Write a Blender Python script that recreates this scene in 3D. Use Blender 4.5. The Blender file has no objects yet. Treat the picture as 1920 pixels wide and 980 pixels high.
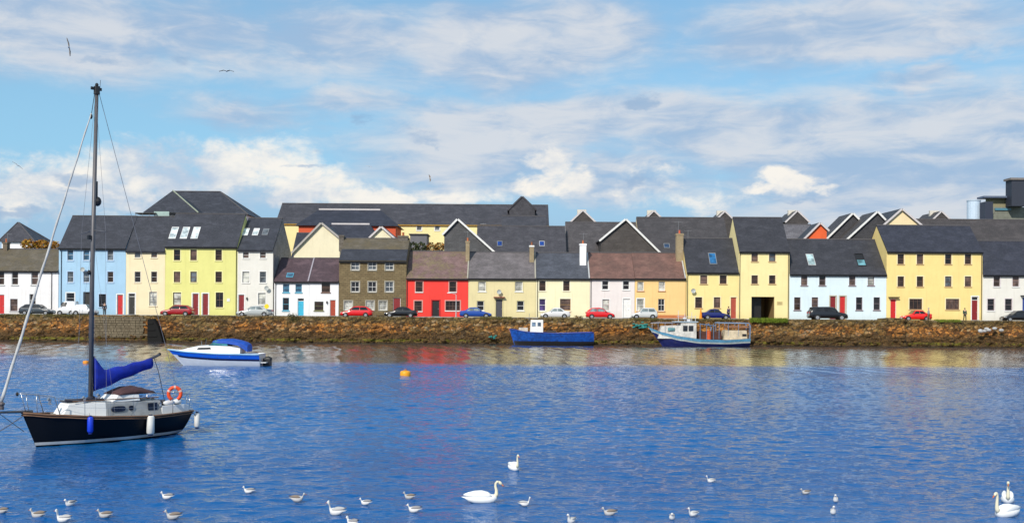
import bpy, math, random
from mathutils import Vector, Matrix, noise
random.seed(7)
S = bpy.context.scene
COL = S.collection
PI = math.pi
R = math.radians
# ------------------------------------------------------------------ camera
H = 4.8                    # eye height above the water
F = 2100.0                 # focal length in photo pixels (1920 wide)
HX, HY = 960.0, 575.0      # horizon point of the optical axis in the photo
ROLL = 0.0066
cam_d = bpy.data.cameras.new('camera'); cam = bpy.data.objects.new('camera', cam_d); COL.objects.link(cam)
cam_d.sensor_width = 36.0; cam_d.lens = 36.0 * F / 1920.0
cam_d.shift_y = (HY - 490.0) / 1920.0
cam_d.clip_start = 0.5; cam_d.clip_end = 20000
cam.matrix_world = Matrix.Translation((0, 0, H)) @ Matrix.Rotation(R(90), 4, 'X') @ Matrix.Rotation(ROLL, 4, 'Z')
S.camera = cam
# ------------------------------------------------------------------ exposure
S.view_settings.view_transform = 'Standard'; S.view_settings.look = 'None'
S.view_settings.exposure = 0.0; S.view_settings.gamma = 1.0
S.view_settings.use_curve_mapping = False
# ------------------------------------------------------------------ node helper
class E:
    """a float socket with arithmetic"""
    def __init__(s, nt, sock): s.nt, s.s = nt, sock
    def _m(s, op, *o, clamp=False):
        n = s.nt.nodes.new('ShaderNodeMath'); n.operation = op; n.use_clamp = clamp
        for i, v in enumerate((s,) + o):
            if isinstance(v, E): s.nt.links.new(v.s, n.inputs[i])
            else: n.inputs[i].default_value = v
        return E(s.nt, n.outputs[0])
    def __add__(s, o): return s._m('ADD', o)
    def __radd__(s, o): return s._m('ADD', o)
    def __sub__(s, o): return s._m('SUBTRACT', o)
    def __rsub__(s, o): return (s * -1.0) + o
    def __mul__(s, o): return s._m('MULTIPLY', o)
    def __rmul__(s, o): return s._m('MULTIPLY', o)
    def __truediv__(s, o): return s._m('DIVIDE', o)
    def clamp(s): return s._m('ADD', 0.0, clamp=True)
    def smooth(s, a, b, t0=0.0, t1=1.0):
        n = s.nt.nodes.new('ShaderNodeMapRange'); n.interpolation_type = 'SMOOTHSTEP'; n.clamp = True
        s.nt.links.new(s.s, n.inputs[0])
        for i, v in enumerate((a, b, t0, t1)): n.inputs[i + 1].default_value = v
        return E(s.nt, n.outputs[0])
def combine(nt, x, y, z):
    n = nt.nodes.new('ShaderNodeCombineXYZ')
    for i, v in enumerate((x, y, z)):
        if isinstance(v, E): nt.links.new(v.s, n.inputs[i])
        else: n.inputs[i].default_value = v
    return n.outputs[0]
def separate(nt, sock):
    n = nt.nodes.new('ShaderNodeSeparateXYZ'); nt.links.new(sock, n.inputs[0])
    return [E(nt, n.outputs[i]) for i in range(3)]
def noise_n(nt, vec, scale=1.0, detail=4, rough=0.5, dist=0.0):
    n = nt.nodes.new('ShaderNodeTexNoise'); n.inputs['Scale'].default_value = scale
    n.inputs['Detail'].default_value = detail; n.inputs['Roughness'].default_value = rough
    n.inputs['Distortion'].default_value = dist
    if vec is not None: nt.links.new(vec, n.inputs['Vector'])
    return E(nt, n.outputs[0])
def voro(nt, vec, scale, feat='F1', col=False):
    n = nt.nodes.new('ShaderNodeTexVoronoi'); n.feature = feat; n.inputs['Scale'].default_value = scale
    nt.links.new(vec, n.inputs['Vector'])
    return n.outputs['Color'] if col else E(nt, n.outputs['Distance'])
def mixc(nt, f, a, b, mode='MIX'):
    n = nt.nodes.new('ShaderNodeMix'); n.data_type = 'RGBA'; n.blend_type = mode
    for sock, v in ((n.inputs[0], f), (n.inputs[6], a), (n.inputs[7], b)):
        if isinstance(v, E): nt.links.new(v.s, sock)
        elif isinstance(v, bpy.types.NodeSocket): nt.links.new(v, sock)
        elif isinstance(v, (int, float)): sock.default_value = v
        else: sock.default_value = (*v[:3], 1.0)
    return n.outputs[2]
def ramp(nt, f, stops):
    n = nt.nodes.new('ShaderNodeValToRGB'); cr = n.color_ramp
    while len(cr.elements) < len(stops): cr.elements.new(0.5)
    for e, (p, c) in zip(cr.elements, stops): e.position = p; e.color = (*c, 1)
    nt.links.new(f.s, n.inputs[0])
    return n.outputs[0]
def srgb(r, g, b):
    f = lambda c: (c / 255 / 12.92) if c <= 10.3 else ((c / 255 + 0.055) / 1.055) ** 2.4
    return (f(r), f(g), f(b))
# ------------------------------------------------------------------ world: daylight sky with broken cloud
SUN_AZ, SUN_EL = 205.0, 36.0      # compass-like, clockwise from +Y
w = bpy.data.worlds.new('World'); S.world = w; w.use_nodes = True
nt = w.node_tree; nt.nodes.clear()
out = nt.nodes.new('ShaderNodeOutputWorld'); bg = nt.nodes.new('ShaderNodeBackground')
nt.links.new(bg.outputs[0], out.inputs[0])
sky = nt.nodes.new('ShaderNodeTexSky'); sky.sky_type = 'NISHITA'; sky.sun_disc = False
sky.sun_elevation = R(SUN_EL); sky.sun_rotation = R(SUN_AZ)
sky.air_density = 1.0; sky.dust_density = 0.6; sky.ozone_density = 2.0
BGS = 0.10
bg.inputs[1].default_value = BGS
tc = nt.nodes.new('ShaderNodeTexCoord')
dx, dy, dz = separate(nt, tc.outputs['Generated'])
az = dx._m('ARCTAN2', dy)                                   # 0 straight over the far quay
hyp = (dx * dx + dy * dy)._m('SQRT')._m('MAXIMUM', 1e-3)
el = dz / hyp                                               # tangent of the elevation
def A(px): return math.atan((px - 960) / F)
def EL(px, py): return (575 + (px - 960) * ROLL - py) / F * math.cos(A(px))
elc = el._m('MAXIMUM', 0.0)
# cloud coordinates: banks stretched along the horizon, thinning with height
h2 = elc._m('POWER', 0.8)
p_str = combine(nt, az * 5.0, h2 * 20.0, 3.1)
n_str = noise_n(nt, p_str, 1.0, 7, 0.55, 0.35)
p_wsp = combine(nt, az * 16.0 + 9.0, h2 * 46.0, 1.7)
n_wsp = noise_n(nt, p_wsp, 1.0, 8, 0.6, 0.5)
p_pf = combine(nt, az * 26.0, elc * 38.0, 8.4)
n_pf = noise_n(nt, p_pf, 1.0, 8, 0.62, 0.2)
w1_ = noise_n(nt, combine(nt, az * 14.0 + 3.0, elc * 26.0, 5.5), 1.0, 5, .6); w2_ = noise_n(nt, combine(nt, az * 14.0 + 13.0, elc * 26.0, 9.5), 1.0, 5, .6)
azw = az + (w1_ - .5) * .085; elw = el + (w2_ - .5) * .045
def blob(px, py, rx, ry, k=1.0):
    """soft lens of cloud centred on a direction of the sky"""
    a = (azw - A(px)) / (rx / F); b = (elw - EL(px, py)) / (ry / F)
    # warp the rim so that it is never a plain ellipse
    d = (a * a + b * b)._m('SQRT')
    return d.smooth(0.1, 1.35, k, 0.0)
def total(lst):
    s = lst[0]
    for q in lst[1:]: s = s._m('MAXIMUM', q)
    return s
ga = elc.smooth(0.0, 0.30, 0.0, 1.0)
strat_b = total([blob(90, 45, 330, 110), blob(370, 60, 260, 90, .9), blob(620, 70, 260, 90, .85), blob(930, 90, 300, 120, .95), blob(1100, 60, 200, 90, .9),
                 blob(1520, 60, 320, 85, 1.0), blob(1780, 45, 220, 60, .8), blob(1700, 95, 300, 30, .8), blob(1720, 150, 130, 26, .75), blob(1060, 230, 420, 70, .85), blob(1500, 260, 520, 90, .95),
                 blob(1780, 300, 520, 160, 1.2), blob(1350, 235, 380, 70, .9), blob(900, 300, 330, 90, .9), blob(460, 215, 170, 40, .7), blob(1180, 330, 260, 70, .85), blob(660, 200, 160, 40, .65),
                 blob(300, 370, 420, 50, .5), blob(1900, 150, 60, 30, .5)])
away = dy.smooth(0.3, 0.75, 0.42, 0.0)                      # plain broken cloud over the rest of the dome
strat = (strat_b * 0.85 + (n_str - 0.5) * 1.1 + (n_wsp - 0.5) * 0.35 + away).smooth(-0.05, 0.75)
cum_b = total([blob(45, 350, 90, 55), blob(130, 335, 110, 60), blob(230, 318, 120, 70), blob(330, 322, 110, 70), blob(440, 318, 120, 66), blob(520, 310, 95, 66), blob(500, 300, 80, 60), blob(560, 345, 130, 60),
               blob(660, 372, 110, 36), blob(730, 375, 60, 22), blob(250, 370, 300, 45, .9), blob(60, 390, 120, 30, .7),
               blob(1034, 306, 52, 56, 1.15), blob(1000, 338, 70, 30, 1.1), blob(1072, 335, 60, 34, 1.1), blob(1040, 350, 100, 22, .8),
               blob(1480, 330, 58, 40, 1.15), blob(1440, 345, 60, 16, .9), blob(1530, 350, 60, 14, .8),
               blob(1190, 370, 130, 30, .6), blob(1340, 378, 110, 34, .6), blob(850, 372, 110, 26, .6), blob(1260, 330, 120, 30, .5)])
cum = (cum_b + (n_pf - 0.5) * 1.7 + (n_str - .5) * .6).smooth(0.22, 0.95)
dark_b = total([blob(1210, 197, 62, 20), blob(675, 235, 45, 12, .8), blob(800, 262, 60, 14, .7), blob(570, 305, 42, 10, .8), blob(140, 330, 60, 20, .85), blob(150, 362, 60, 10, .6),
                blob(250, 112, 170, 14, .7), blob(630, 282, 70, 12, .6), blob(1195, 345, 40, 16, .7), blob(1500, 375, 90, 8, .6), blob(30, 405, 120, 12, .7)])
dark = (dark_b + (n_wsp - 0.5) * 1.2 + (n_pf - .5) * 1.5).smooth(0.35, 0.95)
n_sh = noise_n(nt, combine(nt, az * 9.0 + 2.0, elc * 17.0 + 1.0, 4.2), 1.0, 6, .6)
lit = (n_pf * 0.35 + n_sh * 0.75 + (el - .09) * .9).smooth(0.40, 0.64)
K = 1.0 / BGS
def sc_(c, k=1.0): return tuple(v * K * k for v in c)
hi = elc.smooth(0.02, 0.6, 0.0, 1.0)
skyc = mixc(nt, 1.0, sky.outputs[0], (1.0, 1.16, 1.26), 'MULTIPLY')
# moist air lightens the blue just over the horizon
skyc = mixc(nt, elc.smooth(0.0, 0.34, 0.80, 0.35), skyc, sc_(srgb(150, 208, 240)))
strc = mixc(nt, (n_wsp * .5 + n_str * .5).smooth(0.40, 0.62), sc_(srgb(162, 188, 218)), sc_(srgb(216, 220, 227)))
skyc = mixc(nt, elc.smooth(0.04, 0.14, 0.8, 0.0), skyc, sc_(srgb(160, 190, 220)))
c1 = mixc(nt, strat * 0.92, skyc, strc)
cumc = mixc(nt, lit, sc_(srgb(188, 204, 224)), sc_(srgb(254, 248, 238)))
c2 = mixc(nt, cum * 0.92, c1, cumc)
c3 = mixc(nt, dark * 0.72, c2, sc_(srgb(146, 178, 212)))
nt.links.new(c3, bg.inputs[0])
# ------------------------------------------------------------------ sun
sd = bpy.data.lights.new('sun', 'SUN'); so = bpy.data.objects.new('sun', sd); COL.objects.link(so)
sd.energy = 4.1; sd.angle = R(0.53); sd.color = (1.0, 0.93, 0.82)
sdir = Vector((math.sin(R(SUN_AZ)) * math.cos(R(SUN_EL)), math.cos(R(SUN_AZ)) * math.cos(R(SUN_EL)), math.sin(R(SUN_EL))))
so.rotation_euler = sdir.to_track_quat('Z', 'Y').to_euler()
so.location = (-40, -40, 60)

# ------------------------------------------------------------------ mesh helpers
def unroll(px, py):
    x, y = px - HX, -(py - HY)
    c, s = math.cos(ROLL), math.sin(ROLL)
    return x * c - y * s, x * s + y * c          # world-aligned offsets (right, up)
def W(px, py, D):
    """where a point of the photo lies in the world if it is D metres out"""
    u, v = unroll(px, py)
    return u * D / F, H + v * D / F
def WX(px, py, D): return W(px, py, D)[0]
def WZ(px, py, D): return W(px, py, D)[1]
def on_water(px, py):
    u, v = unroll(px, py); D = -H * F / v
    return u * D / F, D
class MB:
    def __init__(s): s.v = []; s.f = []; s.m = []
    def add(s, vs, fs, m=0):
        o = len(s.v); s.v += [tuple(v) for v in vs]; s.f += [tuple(i + o for i in f) for f in fs]; s.m += [m] * len(fs)
    def box(s, x0, x1, y0, y1, z0, z1, m=0):
        s.add([(x0,y0,z0),(x1,y0,z0),(x1,y1,z0),(x0,y1,z0),(x0,y0,z1),(x1,y0,z1),(x1,y1,z1),(x0,y1,z1)],
              [(0,3,2,1),(4,5,6,7),(0,1,5,4),(1,2,6,5),(2,3,7,6),(3,0,4,7)], m)
    def prism_xz(s, poly, y0, y1, m=0):
        """polygon in XZ extruded along Y; counter-clockwise seen from -Y"""
        a = sum(poly[i][0] * poly[(i+1) % len(poly)][1] - poly[(i+1) % len(poly)][0] * poly[i][1] for i in range(len(poly)))
        if a < 0: poly = poly[::-1]
        n = len(poly)
        s.add([(x, y0, z) for x, z in poly] + [(x, y1, z) for x, z in poly],
              [tuple(range(n)), tuple(range(2*n-1, n-1, -1))] + [(i, i+n, (i+1) % n + n, (i+1) % n) for i in range(n)], m)
    def quad_slab(s, q, t, m=0):
        """quad (4 points, ccw seen from outside) thickened inwards"""
        q = [Vector(p) for p in q]; nrm = (q[1]-q[0]).cross(q[3]-q[0]).normalized()
        b = [p - nrm * t for p in q]
        s.add(q + b, [(0,1,2,3),(7,6,5,4),(0,4,5,1),(1,5,6,2),(2,6,7,3),(3,7,4,0)], m)
    def rings(s, rs, cap=True, m=0, closed=True):
        n = len(rs[0]); o = len(s.v); s.v += [tuple(p) for r in rs for p in r]
        for k in range(len(rs)-1):
            for i in range(n if closed else n-1):
                j = (i+1) % n
                s.f.append((o+k*n+i, o+k*n+j, o+(k+1)*n+j, o+(k+1)*n+i)); s.m.append(m)
        if cap:
            s.f.append(tuple(o+i for i in range(n))[::-1]); s.m.append(m)
            s.f.append(tuple(o+(len(rs)-1)*n+i for i in range(n))); s.m.append(m)
    def tube(s, path, rad, n=8, m=0, cap=True):
        path = [Vector(p) for p in path]
        if not hasattr(rad, '__len__'): rad = [rad] * len(path)
        rs = []; up = None
        for i, p in enumerate(path):
            d = (path[min(i+1, len(path)-1)] - path[max(i-1, 0)]).normalized()
            if up is None: up = d.orthogonal().normalized()
            up = (up - d * up.dot(d)).normalized(); b = d.cross(up)
            rs.append([p + (up * math.cos(2*PI*k/n) + b * math.sin(2*PI*k/n)) * rad[i] for k in range(n)])
        s.rings(rs, cap, m)
    def ball(s, c, rx, ry, rz, n=10, k=6, m=0):
        c = Vector(c); rs = []
        for j in range(k+1):
            a = -PI/2 + PI*j/k; cc = max(math.cos(a), 0.02)
            rs.append([c + Vector((rx*cc*math.cos(2*PI*i/n), ry*cc*math.sin(2*PI*i/n), rz*math.sin(a))) for i in range(n)])
        s.rings(rs, True, m)
    def build(s, name, mat, parent=None, smooth=False, label=None, bevel=0, sub=0):
        o3 = ORIG.get(parent.name, Vector((0,0,0))) if parent else Vector((0,0,0))
        me = bpy.data.meshes.new(name)
        me.from_pydata([tuple(Vector(v) - o3) for v in s.v], [], s.f)
        mats = mat if isinstance(mat, (list, tuple)) else [mat]
        for mm in mats: me.materials.append(mm)
        me.polygons.foreach_set('material_index', s.m)
        if smooth: me.polygons.foreach_set('use_smooth', [True] * len(s.f))
        me.update()
        ob = bpy.data.objects.new(name, me); COL.objects.link(ob)
        if parent: ob.parent = parent; ORIG[ob.name] = o3
        if label: ob['label'] = label
        if bevel:
            b = ob.modifiers.new('bevel', 'BEVEL'); b.width = bevel; b.segments = 2; b.limit_method = 'ANGLE'
        if sub:
            b = ob.modifiers.new('subsurf', 'SUBSURF'); b.levels = sub; b.render_levels = sub
        return ob
ORIG = {}
def thing(name, label, cat, loc=(0,0,0), group=None, local=False):
    """local=True: parts are modelled round the origin and the thing is moved afterwards"""
    o = bpy.data.objects.new(name, None); COL.objects.link(o); o.empty_display_size = .3
    o['label'] = label; o['category'] = cat
    if group: o['group'] = group
    o.location = loc
    ORIG[o.name] = Vector((0,0,0)) if local else Vector(loc)
    return o
def tag(o, label, cat, group=None, kind=None):
    if label: o['label'] = label
    if cat: o['category'] = cat
    if group: o['group'] = group
    if kind: o['kind'] = kind
    return o
def struct(o, kind='structure'): o['kind'] = kind; return o
def copy_tree(o, parent=None):
    c = o.copy(); COL.objects.link(c)
    if parent: c.parent = parent
    for ch in list(o.children): copy_tree(ch, c)
    return c

# ------------------------------------------------------------------ materials
MATS = {}
def new_mat(name):
    m = bpy.data.materials.new(name); m.use_nodes = True
    nt = m.node_tree; b = nt.nodes['Principled BSDF']
    return m, nt, b
def setc(nt, sock, v):
    if isinstance(v, bpy.types.NodeSocket): nt.links.new(v, sock)
    else: sock.default_value = (*v, 1)
def objco(nt): 
    t = nt.nodes.new('ShaderNodeTexCoord'); return t.outputs['Object']
def bump(nt, b, h, dist, strength=1.0):
    n = nt.nodes.new('ShaderNodeBump'); n.inputs['Strength'].default_value = strength; n.inputs['Distance'].default_value = dist
    nt.links.new(h.s, n.inputs['Height']); nt.links.new(n.outputs[0], b.inputs['Normal'])
def sc3(c, k): return tuple(min(v * k, 1) for v in c)
def m_paint(name, c, rough=0.5, var=0.10, metal=0.0, coat=0.0):
    """plain painted or gelcoat surface with slight wear"""
    if name in MATS: return MATS[name]
    m, nt, b = new_mat(name); co = objco(nt)
    n = noise_n(nt, co, 3.0, 5, .6)
    setc(nt, b.inputs['Base Color'], mixc(nt, n.smooth(.3, .7), sc3(c, 1-var), sc3(c, 1+var*.4)))
    b.inputs['Roughness'].default_value = rough; b.inputs['Metallic'].default_value = metal
    if coat: b.inputs['Coat Weight'].default_value = coat; b.inputs['Coat Roughness'].default_value = .08
    MATS[name] = m; return m
def m_plaster(name, c, var=0.10):
    if name in MATS: return MATS[name]
    m, nt, b = new_mat(name); co = objco(nt); x, y, z = separate(nt, co)
    big = noise_n(nt, co, 0.55, 5, .62)
    streak = noise_n(nt, combine(nt, x * 2.6, y * 2.6, z * 0.22), 1.0, 6, .65)
    fine = noise_n(nt, co, 9.0, 4, .6)
    base = mixc(nt, big.smooth(.3, .7), sc3(c, 1-var), sc3(c, 1.03))
    stain = sc3((c[0]*.72, c[1]*.70, c[2]*.66), 1)
    base = mixc(nt, streak.smooth(.50, .76) * .40, base, stain)
    base = mixc(nt, (big * .5 + fine * .5).smooth(.52, .62) * .16, base, sc3((c[0]*.85+.08, c[1]*.85+.08, c[2]*.85+.08), 1))
    base = mixc(nt, (z * -1.0 + fine * 0.9).smooth(-0.75, 0.6) * .35, base, sc3((c[0]*.6, c[1]*.58, c[2]*.52), 1))   # splashed foot of the wall
    base = mixc(nt, fine.smooth(.35, .7) * .10, base, stain)
    setc(nt, b.inputs['Base Color'], base); b.inputs['Roughness'].default_value = .85
    bump(nt, b, fine, .01, .5)
    MATS[name] = m; return m
def m_slate(name, c, c2, course=0.26, moss=0.0, mossc=(.10,.09,.03), rough=.6):
    if name in MATS: return MATS[name]
    m, nt, b = new_mat(name); co = objco(nt); x, y, z = separate(nt, co)
    br = nt.nodes.new('ShaderNodeTexBrick'); nt.links.new(combine(nt, x + y * .5, z * 1.35 + y * .6, 0.0), br.inputs['Vector'])
    br.inputs['Scale'].default_value = 1.0; br.inputs['Brick Width'].default_value = .34; br.inputs['Row Height'].default_value = course
    br.inputs['Mortar Size'].default_value = .012; br.inputs['Color1'].default_value = (*c, 1); br.inputs['Color2'].default_value = (*sc3(c2, 1), 1)
    br.inputs['Mortar'].default_value = (*sc3(c, .45), 1); br.inputs['Bias'].default_value = 0.0
    n = noise_n(nt, co, .7, 6, .65); f = noise_n(nt, co, 5.5, 5, .7)
    col = mixc(nt, n.smooth(.35, .62) * .7, br.outputs[0], sc3(c, .60))
    col = mixc(nt, noise_n(nt, combine(nt, x * .5 + 7.0, y, z * 1.6), 1.0, 5, .65).smooth(.50, .66) * .35, col, sc3(c2, 1.5))
    col = mixc(nt, f.smooth(.48, .72) * .5, col, sc3(c2, 1.7))
    col = mixc(nt, noise_n(nt, combine(nt, x * 1.2, y, z * 5.0), 1.0, 5, .7).smooth(.52, .72) * .45, col, sc3(c, .55))
    if moss: col = mixc(nt, (n * .6 + f * .4).smooth(.44, .62) * moss, col, mossc)
    setc(nt, b.inputs['Base Color'], col); b.inputs['Roughness'].default_value = rough
    hh = E(nt, br.outputs['Fac']) * -1.0 + f * .5
    bump(nt, b, hh, .02, .6)
    MATS[name] = m; return m
def m_glass(name, c=(.015,.013,.014), rough=.06):
    if name in MATS: return MATS[name]
    m, nt, b = new_mat(name); co = objco(nt)
    n = noise_n(nt, co, .9, 4, .6)
    setc(nt, b.inputs['Base Color'], mixc(nt, n.smooth(.35, .65), sc3(c, .5), sc3(c, 1.6)))
    b.inputs['Roughness'].default_value = rough; b.inputs['IOR'].default_value = 1.5
    bump(nt, b, noise_n(nt, co, 1.5, 2, .5), .02, .3)
    MATS[name] = m; return m
def m_stone(name, c, c2, mortar, bw=.55, rh=.22, var=.5):
    if name in MATS: return MATS[name]
    m, nt, b = new_mat(name); co = objco(nt); x, y, z = separate(nt, co)
    w_ = noise_n(nt, co, 2.0, 3, .5)
    br = nt.nodes.new('ShaderNodeTexBrick'); nt.links.new(combine(nt, x + y + w_ * .12, z + w_ * .10, 0.0), br.inputs['Vector'])
    br.inputs['Scale'].default_value = 1.0; br.inputs['Brick Width'].default_value = bw; br.inputs['Row Height'].default_value = rh
    br.inputs['Mortar Size'].default_value = .016; br.inputs['Color1'].default_value = (*c, 1); br.inputs['Color2'].default_value = (*c2, 1)
    br.inputs['Mortar'].default_value = (*mortar, 1)
    n = noise_n(nt, co, 1.1, 6, .7); f = noise_n(nt, co, 8, 4, .7)
    col = mixc(nt, n.smooth(.35, .7) * var, br.outputs[0], sc3(c, .55))
    col = mixc(nt, f.smooth(.5, .8) * .35, col, sc3(c2, 1.4))
    setc(nt, b.inputs['Base Color'], col); b.inputs['Roughness'].default_value = .9
    bump(nt, b, E(nt, br.outputs['Fac']) * -1.0 + f * .6, .03, .8)
    MATS[name] = m; return m
WHITE = m_paint('white_paint', (.78,.78,.76), .5)
GLASS = m_glass('dark_glass'); GLASSB = m_glass('brown_dark_glass', (.035,.02,.012)); GLASSC = m_glass('blue_glass', (.05,.12,.20))
BLIND = m_glass('pane_with_blind', (.42,.42,.38), .3); CURT = m_glass('pane_with_curtain', (.11,.07,.055), .2); NETC = m_glass('pane_with_net', (.10,.115,.13), .15)
DARKW = m_paint('dark_brown_wood', (.06,.035,.022)); GREYM = m_paint('grey_metal', (.28,.29,.30), .4, metal=.3)
BLACK = m_paint('black_paint', (.012,.012,.013), .45)
# ================================================================== SETTING
ZG = 3.30; ZP = 3.42        # road and footpath levels above the water
YQ = 144.0                  # foot of the quay
# ---- water
WAVE_SLOPE = .125; WAVE_CALM = .86
m, nt, b = new_mat('harbour_water'); co = objco(nt); x, y, z = separate(nt, co)
nA = noise_n(nt, combine(nt, x * .035, y * .016, 0.0), 1.0, 3, .5)
nB = noise_n(nt, combine(nt, x * .012 + 4.0, y * .05, 2.0), 1.0, 3, .55)
edge = 101.0 + (nA - .5) * 8.0 + x._m('ABSOLUTE') * -0.02
# lee of the quay: slick water; the open basin is ruffled by the wind
calm = (y + (nA - .5) * 6.0 + (nB - .5) * 4.0 - (x * -1.0).smooth(28.0, 52.0, 0.0, 14.0)).smooth(90.5, 96.5)
half = x.smooth(8.0, 36.0, 0.0, 1.0) * y.smooth(32.0, 62.0)
w2 = noise_n(nt, combine(nt, x * 3.3, y * 6.0, 5.0), 1.0, 3, .55, .5)
w3 = noise_n(nt, combine(nt, x * 10.0, y * 15.0, 9.0), 1.0, 3, .55, .3)
patch = noise_n(nt, combine(nt, x * .05, y * .10, 7.0), 1.0, 4, .6).smooth(.3, .7, .65, 1.3)
hr = (w2 * 0.034 + w3 * 0.012) * patch
amp = 1.0 - calm * 0.80
hh = hr * amp
bump(nt, b, hh, 1.0, 1.0)
deep = mixc(nt, nB.smooth(.3, .7), (.000, .078, .275), (.002, .108, .335))
deep = mixc(nt, calm * .92, deep, (.045, .034, .022))          # brown body colour put in to warm the reflections under the quay
setc(nt, b.inputs['Base Color'], deep)
ior = calm * .92 + 1.24; nt.links.new(ior.s, b.inputs['IOR'])
b.inputs['Roughness'].default_value = .05; b.inputs['IOR'].default_value = 1.333
import numpy as np
rng = np.random.default_rng(11)
def sst(v, a, c): t_ = np.clip((v - a) / (c - a), 0, 1); return t_*t_*(3-2*t_)
ys = [19.0]
while ys[-1] < 145.0: ys.append(ys[-1] + (.04 + .0012 * ys[-1] if ys[-1] < 84 else .105))
ys = np.array(ys); NX = 1050
us = np.linspace(-1, 1, NX)
Yg, Ug = np.meshgrid(ys, us, indexing='ij'); hw_ = .52 * Yg + 18.0; Xg = Ug * hw_
sp = np.maximum(hw_ * 2 / NX, np.where(Yg < 84, .04 + .0012 * Yg, .105))
wob = 2.2*np.sin(Xg*.11+1)+1.4*np.sin(Xg*.31+Yg*.05)+.8*np.sin(Xg*.9+2)
edge = 95.5 - 5.5*sst(Xg, -34, -26) - 6*sst(Xg, 4, 22) + wob*.8
calm_ = sst(Yg, edge - 3.0, edge + 3.0)
right = sst(Xg, 10, 30) * sst(Yg, 38, 60)
gust = .5 + .5*np.sin(Xg*.055+Yg*.09+2*np.sin(Xg*.021)+1.0)*np.cos(Yg*.16+Xg*.03+np.sin(Yg*.05)*2)
ampg = (1 - calm_*WAVE_CALM) * (.62 + .72*gust) * (1 - .35*right*(1-calm_))
Zg = np.zeros_like(Yg); NW = 90
lam = np.exp(rng.uniform(math.log(.20), math.log(1.5), NW)); ang = rng.normal(0, R(38), NW); ph = rng.uniform(0, 2*PI, NW)
for l_, a_, p_ in zip(lam, ang, ph):
    k_ = 2*PI/l_; s_ = WAVE_SLOPE * math.sqrt(2/NW)
    ww = sst(l_/sp, 2.4, 4.5)
    arg = k_*(math.cos(a_)*Yg + math.sin(a_)*Xg) + p_
    Zg += ww * s_/k_ * (np.sin(arg) + .18*np.cos(2*arg))
lx_, ly_ = Xg + 14.6, Yg - 36.2          # smooth lee in front of the moored yacht
lee = np.exp(-((lx_*.86 + ly_*.5)/4.6)**2 - ((ly_*.86 - lx_*.5)/3.4)**2)
ampg = ampg * (1 - .72*lee)
Zg *= ampg
# slick water under the quay: low lopsided ripples, long faces towards the open basin
lam_s = .80
th = Yg/lam_s + .9*np.sin(Xg*.55+Yg*.13) + .55*np.sin(Xg*1.35-Yg*.31+1) + .35*np.sin(Xg*2.9+Yg*.7+2) + .5*np.sin(Yg*.23+Xg*.09)
fr = th - np.floor(th)
saw = np.where(fr < .84, fr/.84, (1-fr)/.16)
tilt = (.062 + .10*sst(Yg, 108, 136)) * (1 + .22*np.sin(Xg*.8+Yg*1.1)*np.sin(Xg*.33-Yg*.5))
Zg += (saw - .5) * tilt * .84 * lam_s * calm_
fade = sst(1-np.abs(Ug), 0, .04) * sst(Yg, 19, 20.5)
Zg *= fade
NY = len(ys)
co_ = np.stack([Xg, Yg, Zg], -1).reshape(-1, 3)
i_ = np.arange(NY-1)[:, None]*NX + np.arange(NX-1)[None, :]
q_ = np.stack([i_, i_+1, i_+1+NX, i_+NX], -1).reshape(-1, 4)
ex = [(-4000,-300,0),(4000,-300,0),(4000,19,0),(-4000,19,0),(-4000,145,0),(4000,145,0)]
nb = len(co_); co_ = np.concatenate([co_, np.array(ex, float)])
me = bpy.data.meshes.new('water'); nq = len(q_)
extra = [[nb, nb+1, nb+2, NX-1, 0, nb+3], [nb+3, 0, (NY-1)*NX, nb+4], [NX-1, nb+2, nb+5, NY*NX-1]]
loops = np.concatenate([q_.ravel()] + [np.array(e_) for e_ in extra]).astype(np.int32)
tot = np.array([4]*nq + [len(e_) for e_ in extra], np.int32); st_ = np.concatenate([[0], np.cumsum(tot)[:-1]]).astype(np.int32)
me.vertices.add(len(co_)); me.vertices.foreach_set('co', co_.ravel()); me.loops.add(len(loops)); me.loops.foreach_set('vertex_index', loops)
me.polygons.add(len(tot)); me.polygons.foreach_set('loop_start', st_); me.polygons.foreach_set('loop_total', tot)
me.polygons.foreach_set('use_smooth', [True]*nq + [False]*3); me.update(calc_edges=True); me.validate(); me.materials.append(m)
wo = bpy.data.objects.new('water', me); COL.objects.link(wo); struct(wo)
# harbour bed under it
mb = MB(); mb.add([(-4000,-300,-4),(4000,-300,-4),(4000,146,-4),(-4000,146,-4)], [(0,1,2,3)])
struct(mb.build('harbour_bed', m_paint('mud', (.05,.045,.03), .9)))
# ---- ground
m, nt, b = new_mat('ground_soil'); co = objco(nt)
n = noise_n(nt, co, .3, 6, .65)
setc(nt, b.inputs['Base Color'], mixc(nt, n.smooth(.35,.65), (.11,.10,.08), (.07,.09,.04))); b.inputs['Roughness'].default_value = .95
mb = MB(); mb.box(-4000, 4000, 145.6, 6000, -3, ZG - .02); struct(mb.build('ground', m))
m, nt, b = new_mat('asphalt'); co = objco(nt)
n = noise_n(nt, co, .6, 6, .65); f = noise_n(nt, co, 14, 4, .6)
setc(nt, b.inputs['Base Color'], mixc(nt, n.smooth(.35,.65), (.055,.055,.055), (.10,.095,.09))); b.inputs['Roughness'].default_value = .9
mb = MB(); mb.box(-150, 150, 145.3, 148.6, ZG - .3, ZG); struct(mb.build('road', m))
m = m_stone('paving', (.26,.25,.23), (.33,.32,.29), (.12,.12,.11), .6, .6, .3)
mb = MB(); mb.box(-150, 150, 148.6, 158, ZG - .2, ZP - .004); struct(mb.build('footpath', m))
mb = MB()
for k in range(150):
    mb.box(-150 + k*2 + .01, -148 + k*2 - .01, 148.48, 148.61, ZG - .1, ZP + .003)
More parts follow.
